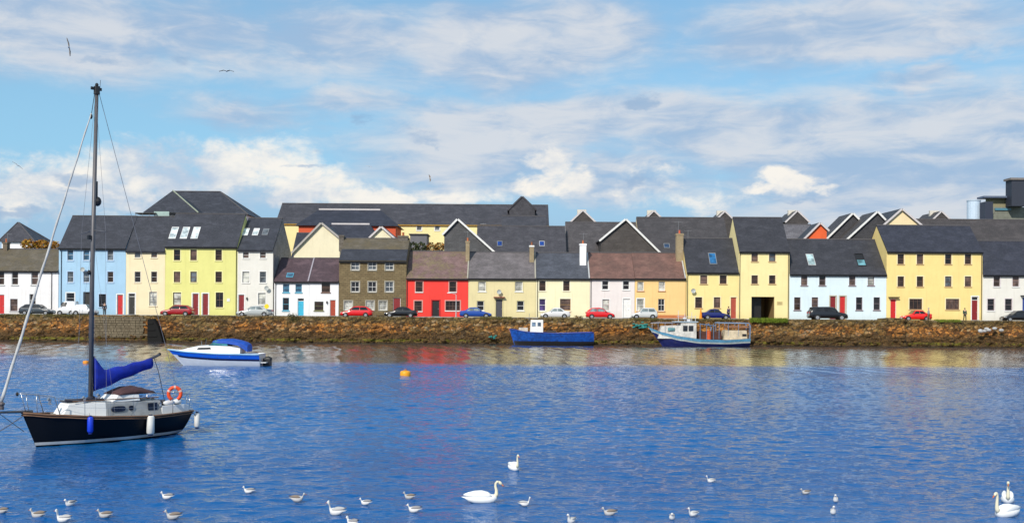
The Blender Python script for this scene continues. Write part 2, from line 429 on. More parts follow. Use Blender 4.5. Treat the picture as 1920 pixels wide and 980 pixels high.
struct(mb.build('kerb', m_paint('kerb_stone', (.36,.35,.33), .85)))
mb = MB()
for k in range(100): mb.box(-120 + k*2.5, -119.88 + k*2.5, 146.35, 148.3, ZG, ZG + .004) if k % 2 else None
struct(mb.build('road_markings', m_paint('road_white', (.6,.6,.57), .7)))

# ---- quay wall
def quay_mat(name, grey=0.0):
    m, nt, b = new_mat(name); co = objco(nt); x, y, z = separate(nt, co)
    wv = noise_n(nt, co, 1.2, 3, .5)
    vec = combine(nt, x * 1.0 + wv * .9, y, z * 1.5 + wv * .8)
    vc = nt.nodes.new('ShaderNodeTexVoronoi'); vc.inputs['Scale'].default_value = 2.1; nt.links.new(vec, vc.inputs['Vector'])
    r_, g_, b_ = separate(nt, vc.outputs['Color'])
    ed = voro(nt, vec, 2.1, 'DISTANCE_TO_EDGE')
    stone = ramp(nt, r_, [(0, (.040,.022,.006)), (.2, (.10,.055,.012)), (.4, (.17,.095,.024)), (.58, (.22,.135,.04)), (.72, (.11,.075,.022)), (.86, (.32,.21,.09)), (.95, (.24,.19,.12)), (1, (.06,.035,.012))])
    n1 = noise_n(nt, combine(nt, x * .16, y, z * .5), 1.0, 5, .6); n2 = noise_n(nt, co, 2.2, 6, .7); n3 = noise_n(nt, co, 7.0, 4, .65)
    # rust-coloured lichen and weed, in patches
    wd = (n1 * .50 + n2 * .50 + (z - 1.9)._m('ABSOLUTE') * -.045).smooth(.42, .55)
    stone = mixc(nt, wd * .80 * (1.0 - grey), stone, mixc(nt, (n3 * .6 + r_ * .4).smooth(.34,.64), (.11,.036,.004), (.52,.19,.022)))
    # moss towards the top
    stone = mixc(nt, ((z - 2.35) * .8 + (n2 - .5) * 3.2).smooth(.2, .8) * .6, stone, (.13,.10,.028))
    stone = mixc(nt, n3.smooth(.52,.70) * .5, stone, (.03,.02,.008))
    stone = mixc(nt, ed.smooth(.0, .09, 1.0, 0.0) * .85, stone, (.016,.012,.008))
    # tide band: dark wrack and a strip of bright green weed
    lo = ((z + (n2 - .5) * .8) * -1.0).smooth(-1.75, -1.0)
    stone = mixc(nt, lo * .9, stone, mixc(nt, n3.smooth(.4,.6), (.022,.012,.003), (.11,.055,.010)))
    gb = ((z + (n3 - .5) * .35 - .40)._m('ABSOLUTE')).smooth(.05, .26, 1.0, 0.0) * (n1 * .5 + n2 * .5).smooth(.46, .58)
    stone = mixc(nt, gb * .8, stone, mixc(nt, n2.smooth(.4,.6), (.07,.075,.004), (.17,.16,.006)))
    stone = mixc(nt, z.smooth(.02, .16, .85, 0.0), stone, (.012,.010,.006))
    if grey: stone = mixc(nt, grey * .35, stone, (.22,.19,.14))
    setc(nt, b.inputs['Base Color'], stone); b.inputs['Roughness'].default_value = .85
    bump(nt, b, ed.smooth(0, .12) + n3 * .6, .06, .9)
    return m
QM = quay_mat('quay_stone')
def quay_y(x, z, rough=1.0):
    """face of the quay: battered, rubble relief, a few buttresses"""
    base = YQ + .32 * (z / ZG)
    d = noise.noise(Vector((x * .35, z * .6, 2))) * .30 + noise.noise(Vector((x * 1.3, z * 2.2, 5))) * .22 + noise.noise(Vector((x * 3.9, z * 5, 9))) * .10
    vd = noise.voronoi(Vector((x * 1.1, z * 1.7, 0.5)))[0]; d += (vd[0] - .4) * .30
    return base + d * rough
def buttress(x):
    t = 0
    for a, bb, k in QB:
        t = max(t, k * min(1, max(0, (x - a) / .35)) * min(1, max(0, (bb - x) / .35)))
    return t
QB = [(WX(1645,620,144), WX(1700,620,144), .7), (WX(1000,620,144), WX(1085,620,144), .25), (WX(1860,640,144), WX(1925,640,144), .5), (WX(600,600,144), WX(700,600,144), .2)]
QX0, QX1 = -132.0, 132.0
gx0, gx1 = WX(172,620,144), WX(276,620,144)
nx, nz = 1500, 20
mb = MB(); vs = []
for i in range(nx + 1):
    xx = QX0 + (QX1 - QX0) * i / nx
    grey = .22 if gx0 < xx < gx1 else 1.0
    bt = buttress(xx)
    top = ZG + .06 + noise.noise(Vector((xx * .5, 0, 0))) * .10 + noise.noise(Vector((xx * 2.3, 0, 3))) * .07 + (.28 if bt > .5 else 0)
    for j in range(nz + 3):
        if j <= nz:
            zz = -.4 + (top + .4) * j / nz; yy = quay_y(xx, zz, grey) - bt
        elif j == nz + 1: yy = 145.0 + .15 * noise.noise(Vector((xx, 1, 1))); zz = top + .03
        else: yy = 145.45; zz = ZG + .012
        vs.append((xx, yy, zz))
n_ = nz + 3
fs = [(i*n_+j, (i+1)*n_+j, (i+1)*n_+j+1, i*n_+j+1) for i in range(nx) for j in range(n_-1)]
mb.add(vs, fs)
quay = thing('quay_wall', 'long rough rubble quay wall stained orange and brown below the row of houses', 'quay wall', (0, 144, 0))
mb.build('rubble_face', QM, quay, smooth=False)
# coarse masonry courses in the repaired stretch
mb = MB(); z_ = .55
while z_ < 3.2:
    x_ = gx0 + random.random() * .4
    hgt = random.uniform(.22, .34)
    while x_ < gx1 - .6:
        L = random.uniform(.35, .9); yy = YQ + .32 * z_ / ZG - random.uniform(.10, .17)
        mb.box(x_, x_ + L - .03, yy, yy + .4, z_, min(z_ + hgt - .03, 3.25)); x_ += L
    z_ += hgt
mb.build('dressed_masonry', m_stone('grey_masonry', (.15,.12,.075), (.21,.17,.11), (.06,.045,.025), .7, .35), quay, bevel=.02)
# fallen stones along the foot
mb = MB(); rr = random.Random(3)
for k in range(300):
    x_ = rr.uniform(-70, 70); s_ = rr.uniform(.10, .30)
    z0 = rr.uniform(-.05, .9); yy = quay_y(x_, z0) - buttress(x_) - .05
    mb.ball((x_, yy, z0), s_ * 1.5, s_, s_ * .8, 6, 4)
st = mb.build('rubble_stones', QM, quay); st['kind'] = 'stuff'
# solid black wedge, its colour standing for the dark recess in the wall
t = thing('timber_fender', 'black tarred wedge of timber standing against the quay under the cream house', 'fender', (WX(290,620,143.4), 143.5, 0))
D_ = 143.35
P = [W(277,598,D_), W(288,597,D_), W(297,612,D_), W(305,638,D_), W(303,641,D_), W(277,641,D_)]
mb = MB(); mb.prism_xz([(a, max(bz, -.2)) for a, bz in P], 143.15, 144.2)
mb.build('planking', m_paint('tar', (.004,.004,.004), .95), t, bevel=.03)
for k in range(3):
    mb = MB(); zz = .7 + k * .8
    mb.box(P[0][0] + .04, P[0][0] + .75 + .25 * (2-k), 143.06, 143.15, zz, zz + .16)
    mb.build('crossbeam', m_paint('tar_beam', (.006,.006,.006), .95), t)
# ================================================================== HOUSES
YF = 150.0
def grid_wall(mb, x0, x1, z0, z1, y, holes, depth=.22):
    xs = sorted({x0, x1} | {v for h in holes for v in (h[0], h[1]) if x0 < v < x1})
    zs = sorted({z0, z1} | {v for h in holes for v in (h[2], h[3]) if z0 < v < z1})
    for i in range(len(xs)-1):
        for j in range(len(zs)-1):
            cx, cz = (xs[i]+xs[i+1])/2, (zs[j]+zs[j+1])/2
            if any(h[0] < cx < h[1] and h[2] < cz < h[3] for h in holes): continue
            mb.add([(xs[i],y,zs[j]),(xs[i+1],y,zs[j]),(xs[i+1],y,zs[j+1]),(xs[i],y,zs[j+1])], [(0,1,2,3)])
    for a, b_, c, d in holes:
        d = min(d, z1); c = max(c, z0); e = y + depth
        mb.add([(a,y,c),(a,e,c),(a,e,d),(a,y,d)], [(3,2,1,0)]); mb.add([(b_,y,c),(b_,e,c),(b_,e,d),(b_,y,d)], [(0,1,2,3)])
        mb.add([(a,y,c),(b_,y,c),(b_,e,c),(a,e,c)], [(0,1,2,3)]); mb.add([(a,y,d),(b_,y,d),(b_,e,d),(a,e,d)], [(3,2,1,0)])
def window(root, x0, x1, z0, z1, Y, pane=GLASS, frame=WHITE, surround=None, sillm=None, bars=(1, 2), ws=.13, name='window'):
    """sash window: frame with rails set back in the wall; pane, sill and plaster band are its pieces"""
    y = Y + .10; t = .06
    mb = MB()
    mb.box(x0, x0+t, y, y+.07, z0, z1); mb.box(x1-t, x1, y, y+.07, z0, z1)
    mb.box(x0+t, x1-t, y, y+.07, z1-t, z1); mb.box(x0+t, x1-t, y, y+.07, z0, z0+t+.02)
    nxb, nzb = bars
    for k in range(1, nzb): zc = z0 + (z1-z0)*k/nzb; mb.box(x0+t, x1-t, y+.005, y+.065, zc-.025, zc+.025)
    for k in range(1, nxb):
        xc = x0 + (x1-x0)*k/nxb; zb = [z0+t+.02] + [z0+(z1-z0)*q/nzb for q in range(1,nzb)] + [z1-t]
        for q in range(len(zb)-1):
            mb.box(xc-.02, xc+.02, y+.01, y+.06, zb[q]+.025, zb[q+1]-.025)
    wf = mb.build(name, frame, root)
    mb = MB(); mb.box(x0+.01, x1-.01, y+.075, y+.09, z0+.01, z1-.01); mb.build('pane', pane, wf)
    mb = MB(); mb.box(x0-.10, x1+.10, Y-.09, Y+.10, z0-.12, z0-.004); mb.build('sill', sillm or surround or frame, wf)
    if surround:
        mb = MB(); e = .018
        mb.box(x0-ws, x0-.002, Y-e, Y+.05, z0-.002, z1+ws); mb.box(x1+.002, x1+ws, Y-e, Y+.05, z0-.002, z1+ws); mb.box(x0-.002, x1+.002, Y-e, Y+.05, z1+.002, z1+ws)
        mb.build('surround', surround, wf)
    return wf
def door(root, x0, x1, z0, z1, Y, mat, surround=None, fan=.0, canopy=None, name='door', glazed=False):
    y = Y + .14
    zt = z1 - fan
    mb = MB(); mb.box(x0+.06, x1-.06, y, y+.05, z0+.05, zt-.03)
    w_ = (x1-x0-.12)
    for k in range(2):
        a = x0+.06+w_*(.10+.44*k); 
        mb.box(a, a+w_*.36, y-.015, y, z0+.25, z0+.85); mb.box(a, a+w_*.36, y-.015, y, z0+1.0, zt-.25)
    d = mb.build(name, mat, root)
    mb = MB(); mb.box(x1-.2, x1-.14, y-.06, y-.016, z0+1.0, z0+1.1); mb.build('handle', GREYM, d)
    mb = MB(); mb.box(x0, x0+.06, y-.03, y+.06, z0, z1); mb.box(x1-.06, x1, y-.03, y+.06, z0, z1); mb.box(x0+.06, x1-.06, y-.03, y+.06, z1-.06, z1)
    if fan: mb.box(x0+.06, x1-.06, y-.03, y+.06, zt-.03, zt+.03)
    mb.build('door_frame', WHITE if surround is None else surround, d)
    if fan:
        mb = MB(); mb.box(x0+.06, x1-.06, y+.01, y+.03, zt+.03, z1-.06); mb.build('fanlight', GLASS, d)
    mb = MB(); mb.box(x0-.08, x1+.08, Y-.25, Y+.19, z0-.02, z0+.05); mb.build('doorstep', GREYM, d)
    if surround:
        mb = MB(); e = .022; ws = .14
        mb.box(x0-ws, x0-.002, Y-e, Y+.05, z0+.05, z1+ws); mb.box(x1+.002, x1+ws, Y-e, Y+.05, z0+.05, z1+ws); mb.box(x0-.002, x1+.002, Y-e, Y+.05, z1+.002, z1+ws)
        mb.build('surround', surround, d)
    if canopy:
        mb = MB(); mb.box(x0-.3, x1+.3, Y-.5, Y-.03, z1+.16, z1+.26); mb.build('canopy', canopy, d)
    return d
def chimney(root, px, wpx, ptop, pbot, D, mat, npots=2, potm=None, capm=None, dep=.9):
    x = WX(px, ptop, D); hw = wpx * D / F / 2; zt = WZ(px, ptop, D); zb = WZ(px, pbot, D)
    mb = MB(); mb.box(x-hw, x+hw, D-dep/2, D+dep/2, zb-1.2, zt); 
    c = mb.build('chimney', mat, root)
    mb = MB(); mb.box(x-hw-.06, x+hw+.06, D-dep/2-.06, D+dep/2+.06, zt-.22, zt-.02); mb.build('chimney_cap', capm or mat, c)
    potm = potm or POT
    for k in range(npots):
        yy = D - dep/2 + dep*(k+.5)/npots
        mb = MB(); mb.tube([(x, yy, zt), (x, yy, zt+.08), (x, yy, zt+.38), (x, yy, zt+.46)], [.16, .13, .11, .14], 10); mb.build('chimney_pot', potm, c, smooth=True)
POT = m_paint('terracotta', (.48,.14,.05), .8)
def skylight(root, px, py, wpx, hpx, D0, zof, pane=None, frame=None, opened=False):
    """window lying in the front roof slope; zof maps z -> y on the slope"""
    x = WX(px, py, D0); w_ = wpx * D0 / F; z0 = WZ(px, py + hpx/2, D0); z1 = WZ(px, py - hpx/2, D0)
    s = .07
    pts = lambda zz, off: (zof(zz) - off*.7, zz + off*.7)
    def slab(mb, xa, xb, za, zb, off, t):
        ya, za2 = pts(za, off); yb, zb2 = pts(zb, off)
        mb.quad_slab([(xa, ya, za2), (xb, ya, za2), (xb, yb, zb2), (xa, yb, zb2)], t)
    mb = MB()
    slab(mb, x-w_/2, x-w_/2+s, z0, z1, .09, .09); slab(mb, x+w_/2-s, x+w_/2, z0, z1, .09, .09)
    slab(mb, x-w_/2+s, x+w_/2-s, z0, z0+s, .09, .09); slab(mb, x-w_/2+s, x+w_/2-s, z1-s, z1, .09, .09)
    if opened: slab(mb, x-w_/2+s, x+w_/2-s, (z0+z1)/2-s/2, (z0+z1)/2+s/2, .09, .09)
    f = mb.build('skylight', frame or GREYM, root)
    mb = MB()
    if opened:   # top half hangs open, a dark gap above the tilted sash
        slab(mb, x-w_/2+s, x+w_/2-s, z0+s, (z0+z1)/2-s/2, .05, .04); mb.build('pane', pane or GLASSC, f)
        mb = MB(); slab(mb, x-w_/2+s, x+w_/2-s, (z0+z1)/2+s/2, z1-s, .02, .04); mb.build('opening', BLACK, f)
    else:
        slab(mb, x-w_/2+s, x+w_/2-s, z0+s, z1-s, .05, .04); mb.build('pane', pane or GLASSC, f)
def house(name, label, x0, x1, ye, yr, wall, roofm, wins=(), doors=(), chims=(), skies=(), D=YF, half=4.5, cat='house', group='terraced houses along the far quay',
          surround=None, sillm=None, frame=WHITE, gutter=BLACK, verges=(), verge_m=WHITE, ground=ZP, ymid=None, pipes=(), roof_in=0.0, arch=None, plinth=None, back=True, xl=None, xr=None):
    """x0,x1,ye,yr: left, right, eaves and ridge as photo pixels; everything else is real size"""
    xm = (x0+x1)/2; ymid = ymid or (ye+590)/2
    X0 = (xl if xl is not None else WX(x0, ymid, D)) + .012; X1 = (xr if xr is not None else WX(x1, ymid, D)) - .012
    ZE = WZ(xm, ye, D); ZR = WZ(xm, yr, D + half)
    Yb = D + 2*half
    root = thing(name, label, cat, ((X0+X1)/2, D, ground), group)
    holes = []; W_ = []; D_s = []
    for wn in wins:
        px, y0, y1, wp = wn[:4]; o = wn[4] if len(wn) > 4 else {}
        cx = WX(px, (y0+y1)/2, D); hw = wp * D / F / 2
        h = [cx-hw, cx+hw, WZ(px, y1, D), WZ(px, y0, D)]
        h[3] = min(h[3], ZE - .06)
        holes.append(h); W_.append((h, o))
    for dn in doors:
        px, y0, wp, mat = dn[:4]; o = dn[4] if len(dn) > 4 else {}
        cx = WX(px, y0+20, D); hw = wp * D / F / 2
        h = [cx-hw, cx+hw, ground, WZ(px, y0, D)]; holes.append(h); D_s.append((h, mat, o))
    if arch:
        aa, ab, at = WX(arch[0], 570, D), WX(arch[1], 570, D), WZ(arch[0], arch[2], D)
        holes.append([aa, ab, ground, at])
        y0_, y1_ = D + .22, D + 6
        mb = MB(); mb.add([(aa,y0_,ground),(ab,y0_,ground),(ab,y1_,ground),(aa,y1_,ground),(aa,y0_,at),(ab,y0_,at),(ab,y1_,at),(aa,y1_,at)], [(0,1,2,3),(7,6,5,4),(0,3,7,4),(1,5,6,2),(3,2,6,7)])
        mb.build('passage', m_plaster('passage_tan', (.30,.20,.08), .1), root)
        mb = MB()
        for k in range(9): xx = aa + .1 + (ab-aa)*.48*k/8; mb.box(xx-.02, xx+.02, D+1.5, D+1.54, ground+.02, at-.1)
        mb.box(aa+.04, aa+.1+(ab-aa)*.5, D+1.55, D+1.6, ground+.1, at-.05)
        mb.build('gate', BLACK, root)
    mb = MB(); grid_wall(mb, X0, X1, ground-.3, ZE, D, holes)
    for xx, flip in ((X0, 0), (X1, 1)):
        vs = [(xx,D,ground-.3),(xx,Yb,ground-.3),(xx,Yb,ZE),(xx,D+half,ZR-.10),(xx,D,ZE)]
        mb.add(vs, [(0,1,2,3,4) if flip else (4,3,2,1,0)])
    mb.add([(X0,Yb,ground-.3),(X1,Yb,ground-.3),(X1,Yb,ZE),(X0,Yb,ZE)], [(3,2,1,0)])
    mb.build('wall', wall, root)
    sl = (ZR-ZE)/half; oh = .28; t = .14
    zof = lambda z: D + (z - ZE) / sl
    a, b_ = X0 + roof_in, X1 - roof_in
    mb = MB()
    prof = [(D-oh, ZE-oh*sl+.02), (D+half, ZR+.02), (Yb+oh, ZE-oh*sl+.02)]
    mb.quad_slab([(a,prof[0][0],prof[0][1]),(b_,prof[0][0],prof[0][1]),(b_,prof[1][0],prof[1][1]),(a,prof[1][0],prof[1][1])], t)
    mb.quad_slab([(a,prof[1][0],prof[1][1]),(b_,prof[1][0],prof[1][1]),(b_,prof[2][0],prof[2][1]),(a,prof[2][0],prof[2][1])], t)
    rf = mb.build('roof', roofm, root)
    mb = MB(); k = a
    while k < b_ - .1:
        e = min(k+.45, b_); mb.tube([(k+.01,D+half,ZR+.03),(e-.01,D+half,ZR+.03)], .085, 6); k = e
    mb.build('ridge_tiles', m_paint('ridge_tile', (.09,.085,.09), .8), rf)
    # gutter, fascia and downpipes
    ze = prof[0][1]
    if gutter:
        mb = MB(); mb.box(a, b_, D-oh+.05, D-.005, ze-.16, ze-.135+.0); mb.box(a, b_, D-oh+.02, D-oh+.05, ze-.24, ze-.09)
        mb.tube([(a, D-oh-.04, ze-.10), (b_, D-oh-.04, ze-.10)], .055, 6)
        mb.build('gutter', gutter, root)
    for px in pipes:
        xx = WX(px, ymid, D); mb = MB(); mb.tube([(xx, D-oh, ze-.14), (xx, D-.07, ze-.5), (xx, D-.07, ground+.05)], .045, 6); mb.build('downpipe', BLACK, root)
    for px in verges:
        xx = X0 + .09 if px == 0 else X1 - .09 if px == 1 else WX(px, ye, D)
        mb = MB(); w_ = .085
        for s0, s1 in ((0, 1), (1, 2)):
            p, q = prof[s0], prof[s1]
            mb.quad_slab([(xx-w_,p[0],p[1]+.10),(xx+w_,p[0],p[1]+.10),(xx+w_,q[0],q[1]+.10),(xx-w_,q[0],q[1]+.10)], .12)
        mb.build('verge', verge_m, root)
    if plinth:
        mb = MB(); segs = [X0]; 
        for h, mm, o in sorted(D_s, key=lambda q: q[0][0]): segs += [h[0]-.16, h[1]+.16]
        segs.append(X1)
        for k in range(0, len(segs), 2):
            if segs[k+1] > segs[k]: mb.box(segs[k], segs[k+1], D-.035, D+.02, ground-.2, ground+.42)
        mb.build('plinth', plinth, root)
    for h, o in W_:
        window(root, *h, D, **{**dict(surround=surround, sillm=sillm, frame=frame), **o})
    for h, mat, o in D_s:
        door(root, *h, D, mat, **o)
    for c in chims: chimney(root, *c[:4], c[4] if len(c) > 4 else D+half, *c[5:])
    for sk in skies:
        # distance to the slope along the sight line, found by iteration
        px, py = sk[0], sk[1]; Ds = D
        for _ in range(12): Ds = zof(WZ(px, py, Ds))
        skylight(root, px, py, sk[2], sk[3], Ds, zof, *sk[4:])
    return root, dict(X0=X0, X1=X1, ZE=ZE, ZR=ZR, zof=zof)
c_ = lambda r,g,b,k=.86: sc3(srgb(r,g,b), k)
SL_A = m_slate('slate_blue_grey', (.030,.032,.044), (.052,.055,.070))
SL_B = m_slate('slate_dark', (.026,.027,.037), (.044,.045,.056))
SL_C = m_slate('slate_mid', (.046,.045,.056), (.070,.068,.080))
SL_P = m_slate('slate_purple', (.075,.045,.055), (.11,.07,.08))
SL_W = m_slate('slate_weathered', (.15,.085,.085), (.22,.14,.13), moss=.8, mossc=(.20,.16,.08))
SL_G = m_slate('slate_grey_mauve', (.13,.115,.12), (.175,.155,.16), moss=.25, mossc=(.11,.10,.09))
SL_R = m_slate('tile_red_brown', (.15,.075,.060), (.21,.11,.085), moss=.35, mossc=(.12,.08,.06))
SL_M = m_slate('slate_mossy', (.10,.085,.06), (.15,.125,.09), moss=.7, mossc=(.13,.10,.05))
SL_N = m_slate('slate_navy', (.022,.025,.042), (.040,.043,.062))
RED = m_paint('door_red', (.55,.02,.02)); DRED = m_paint('door_dark_red', (.22,.012,.015)); RBR = m_paint('door_rust', (.36,.05,.02))
CYAN = m_paint('door_cyan', (.04,.42,.62)); GRYD = m_paint('door_slate_grey', (.06,.06,.075)); DGRN = m_paint('door_dark', (.025,.025,.022)); BLUED = m_paint('door_blue', (.03,.06,.30))
BLFR = m_paint('frame_blue', (.10,.36,.50)); BRF = m_paint('frame_brown', (.15,.085,.06)); MAUVE = m_paint('frame_mauve', (.22,.17,.18)); LTG = m_paint('frame_grey', (.45,.46,.46))

P_white = m_plaster('plaster_white', (.80,.79,.80), .05)
house('house', 'white two storey house with brown mossy roof and bright red door', -48, 109.5, 505, 467, P_white, SL_M,
      wins=[(-22,508,534,12,{'pane':GLASSB}),(2,508,534,12,{'pane':GLASSB}),(28,508,534,12,{'pane':GLASSB}),(65,508,534,13,{'pane':CURT}),(26,560,583,14,{'pane':CURT,'frame':MAUVE}),(61,551,575,12,{'pane':GLASSB})],
      doors=[(2.5,552,11,RED)], chims=[(12,8,454,474,154.3,m_stone('chim_brown',(.20,.15,.10),(.28,.22,.15),(.12,.1,.08),.22,.09),1)], pipes=(97,), surround=None, sillm=m_paint('sill_grey',(.5,.5,.5)), half=4.3)
P_blue = m_plaster('plaster_blue', (.36,.56,.74), .05)
BLS = m_plaster('plaster_blue_band', (.44,.60,.80), .05)
house('house', 'tall sky blue three storey house with dark slate roof behind the yacht mast', 110, 236, 462, 405, P_blue, SL_A,
      wins=[(132,468,488,11,{'pane':GLASSC}),(162,468,488,11,{'pane':GLASSC}),(207,468,488,11,{'pane':NETC}),(132,509,529,11,{'pane':NETC}),(162,509,529,11,{'pane':NETC}),(207,509,529,11,{'pane':GLASSB}),
            (132,549,569,15,{'pane':GLASS,'surround':WHITE}),(192,551,575,13,{'pane':GLASS,'frame':DGRN})],
      doors=[(164,549,12,DGRN,{'surround':BLACK}),(225,552,11,RED,{'surround':WHITE,'fan':.0})], pipes=(115,), surround=BLS, frame=LTG)
P_cream = m_plaster('plaster_cream', (.82,.71,.47), .05)
house('house', 'narrow cream three storey house between the sky blue and lime green houses', 236, 309.5, 467, 406, P_cream, SL_A,
      wins=[(258,471,483,11,{'pane':NETC}),(289,471,483,11,{'pane':CURT}),(258,509,529,11,{'pane':GLASS}),(289,509,529,11,{'pane':GLASSB}),(287,547,573,14,{'pane':BLIND,'bars':(2,3)})],
      doors=[(247,550,12,DGRN,{'surround':WHITE,'fan':.4})], surround=m_plaster('cream_band',(.84,.74,.54),.04), frame=LTG, gutter=SL_A)
P_lime = m_plaster('plaster_lime', (.72,.70,.25), .05)
house('house', 'lime green three storey house with three bright skylights and twin dark red doors', 309.5, 445, 459, 401, P_lime, SL_A,
      wins=[(332,468,488,12),(363,468,488,12,{'pane':CURT}),(410,468,488,12,{'pane':GLASSB}),(332,509,529,12,{'pane':CURT}),(363,509,529,12,{'pane':NETC}),(410,509,529,12,{'pane':GLASSB}),
            (332,548,572,15,{'pane':BLIND}),(411.5,548,576,14,{'pane':GLASS,'bars':(2,2)})],
      doors=[(366.5,550,11,DRED,{'surround':WHITE}),(385,550,11,DRED,{'surround':WHITE})], skies=[(326,437,13,23,m_glass('sky_pane_bright',(.55,.66,.70),.1),WHITE),(347,437,13,23,MATS['sky_pane_bright'],WHITE),(367,437,13,23,MATS['sky_pane_bright'],WHITE)],
      surround=m_plaster('lime_band',(.82,.79,.38),.04), frame=BRF, pipes=(443,))
P_offw = m_plaster('plaster_off_white', (.74,.72,.66), .05)
house('house', 'off white three storey house with dark red door, grey slated gable and small white skylights', 445, 512, 466, 409, P_offw, SL_A,
      wins=[(461,472,484,11,{'pane':CURT}),(493,472,484,11,{'pane':CURT}),(461,509,530,13,{'pane':BLIND}),(493,509,530,12,{'pane':NETC}),(491,549,571,14,{'pane':BLIND})],
      doors=[(452.5,552,11,DRED,{'surround':WHITE})], skies=[(461,435,11,14,MATS['sky_pane_bright'],WHITE),(480,435,11,14,MATS['sky_pane_bright'],WHITE),(498,435,11,13,NETC,GREYM)], surround=m_plaster('offw_band',(.80,.78,.74),.04), frame=LTG, gutter=SL_A, half=6.0)
e_root = bpy.data.objects['house.004']
# slate hanging on its right-hand gable
xg = WX(512, 520, YF) - .012
mb = MB(); ZEg = WZ(480, 466, YF); ZRg = WZ(480, 409, YF+6.0)
mb.add([(xg+.05,YF+.02,ZP+3.5),(xg+.05,YF+11.98,ZP+3.5),(xg+.05,YF+11.98,ZEg-.1),(xg+.05,YF+6.0,ZRg-.2),(xg+.05,YF+.02,ZEg-.1)], [(0,1,2,3,4)])
mb.build('slate_hung_gable', m_slate('gable_slate', (.16,.165,.18), (.23,.235,.25)), e_root)
P_w2 = m_plaster('plaster_bright_white', (.83,.83,.84), .04)
house('house', 'small white house with bright blue window frames and a cyan door', 514, 579.5, 525, 484, P_w2, SL_P,
      wins=[(536.5,532,548,12,{'pane':GLASSC,'frame':BLFR}),(560,532,548,12,{'pane':GLASSC,'frame':BLFR}),(536,558,582,12,{'pane':GLASS,'frame':BLFR})],
      doors=[(564,559,12,CYAN,{'fan':.35})], skies=[(544,516,13,8,GLASSC,BLFR)], verges=(1,), verge_m=m_paint('mauve_lead',(.35,.32,.36)), half=4.2, pipes=(517,))
house('house', 'small white house with plum slate roof and rust red door', 579.5, 635, 525, 484, m_plaster('plaster_white_b', (.82,.82,.84), .04), SL_P,
      wins=[(611,530,548,16,{'pane':GLASSB,'frame':BRF}),(598,565,582,17,{'pane':GLASSB,'frame':m_paint('frame_green',(.14,.14,.05))})],
      doors=[(624,562,11,RBR,{'surround':None})], half=4.2)
STONE = m_stone('brown_stone', (.17,.125,.062), (.23,.175,.09), (.10,.08,.045), .6, .25)
LIME = m_paint('limestone', (.36,.34,.28), .9)
hr, hi_ = house('stone_house', 'brown stone house with white sash windows and a mossy two tone roof', 635.5, 762, 487, 447, STONE, SL_M,
      wins=[(x, 491, 506, 15, {'bars':(2,2),'pane':NETC}) for x in (666,698,730)] + [(x, 528, 547, 15, {'bars':(2,2),'pane':GLASS if i < 2 else NETC}) for i, x in enumerate((666,698,730))] + [(x, 564, 581, 15, {'pane':BLIND,'bars':(2,2)}) for x in (653,694,718)],
      doors=[(744,558,14,DRED)], chims=[(641,9,441,455,154.5,m_stone('chim_grey',(.14,.12,.10),(.2,.18,.15),(.08,.07,.06)),0),(756,18,442,452,154.5,MATS['chim_grey'],3)], surround=LIME, sillm=LIME, half=4.6, gutter=BLACK)
# the newer band of slates along its eaves
mb = MB(); za, zb = hi_['ZE']-.15, WZ(700, 468, 152)
y0_, y1_ = hi_['zof'](za), hi_['zof'](zb)
mb.quad_slab([(hi_['X0'],y0_-.03,za+.07),(hi_['X1'],y0_-.03,za+.07),(hi_['X1'],y1_-.03,zb+.07),(hi_['X0'],y1_-.03,zb+.07)], .05)
mb.build('new_slates', SL_A, hr)
P_red = m_plaster('plaster_red', (.82,.050,.038), .06)
BRS = m_plaster('red_band', (.62,.30,.26), .05)
house('house', 'bright red two storey house with weathered purple roof', 762, 878, 519, 471, P_red, SL_W,
      wins=[(786,528,547,13,{'pane':GLASSB,'frame':BRF,'sillm':WHITE}),(849,528,547,13,{'pane':GLASSB,'frame':BRF,'sillm':WHITE}),(784,564,583,14,{'pane':GLASSB,'frame':BRF,'sillm':WHITE}),(849,564,582,27,{'pane':GLASSB,'frame':BRF,'sillm':WHITE,'bars':(4,2)})],
      doors=[(817,563,14,BLACK,{'surround':m_plaster('red_band_b',(.45,.02,.02),.05)})], chims=[(877,7,452,486,153,m_stone('chim_tan',(.42,.32,.18),(.5,.4,.25),(.3,.24,.15),.22,.09),1)], surround=BRS, verges=(1,), verge_m=LIME, half=4.3, pipes=(763.5,))
P_olive = m_plaster('plaster_olive_yellow', (.72,.63,.35), .06)
OLB = m_plaster('olive_band', (.60,.53,.29), .05)
house('house', 'olive yellow two storey house with grey mauve roof and a slate grey door', 878, 1005, 519, 473, P_olive, SL_G,
      wins=[(904,528,546,14,{'pane':BLIND}),(973,528,546,14,{'pane':BLIND}),(901,564,582,13,{'pane':GLASS}),(976,564,582,13,{'pane':GLASS})],
      doors=[(936,560,13,GRYD,{'surround':OLB,'canopy':DRED})], chims=[(997,8,460,486,153,MATS['chim_tan'],1,m_paint('pot_brown',(.28,.09,.03)),WHITE)], surround=OLB, sillm=WHITE, verges=(1,), verge_m=LIME, half=4.3)
P_pale = m_plaster('plaster_pale_yellow', (.84,.78,.52), .05)
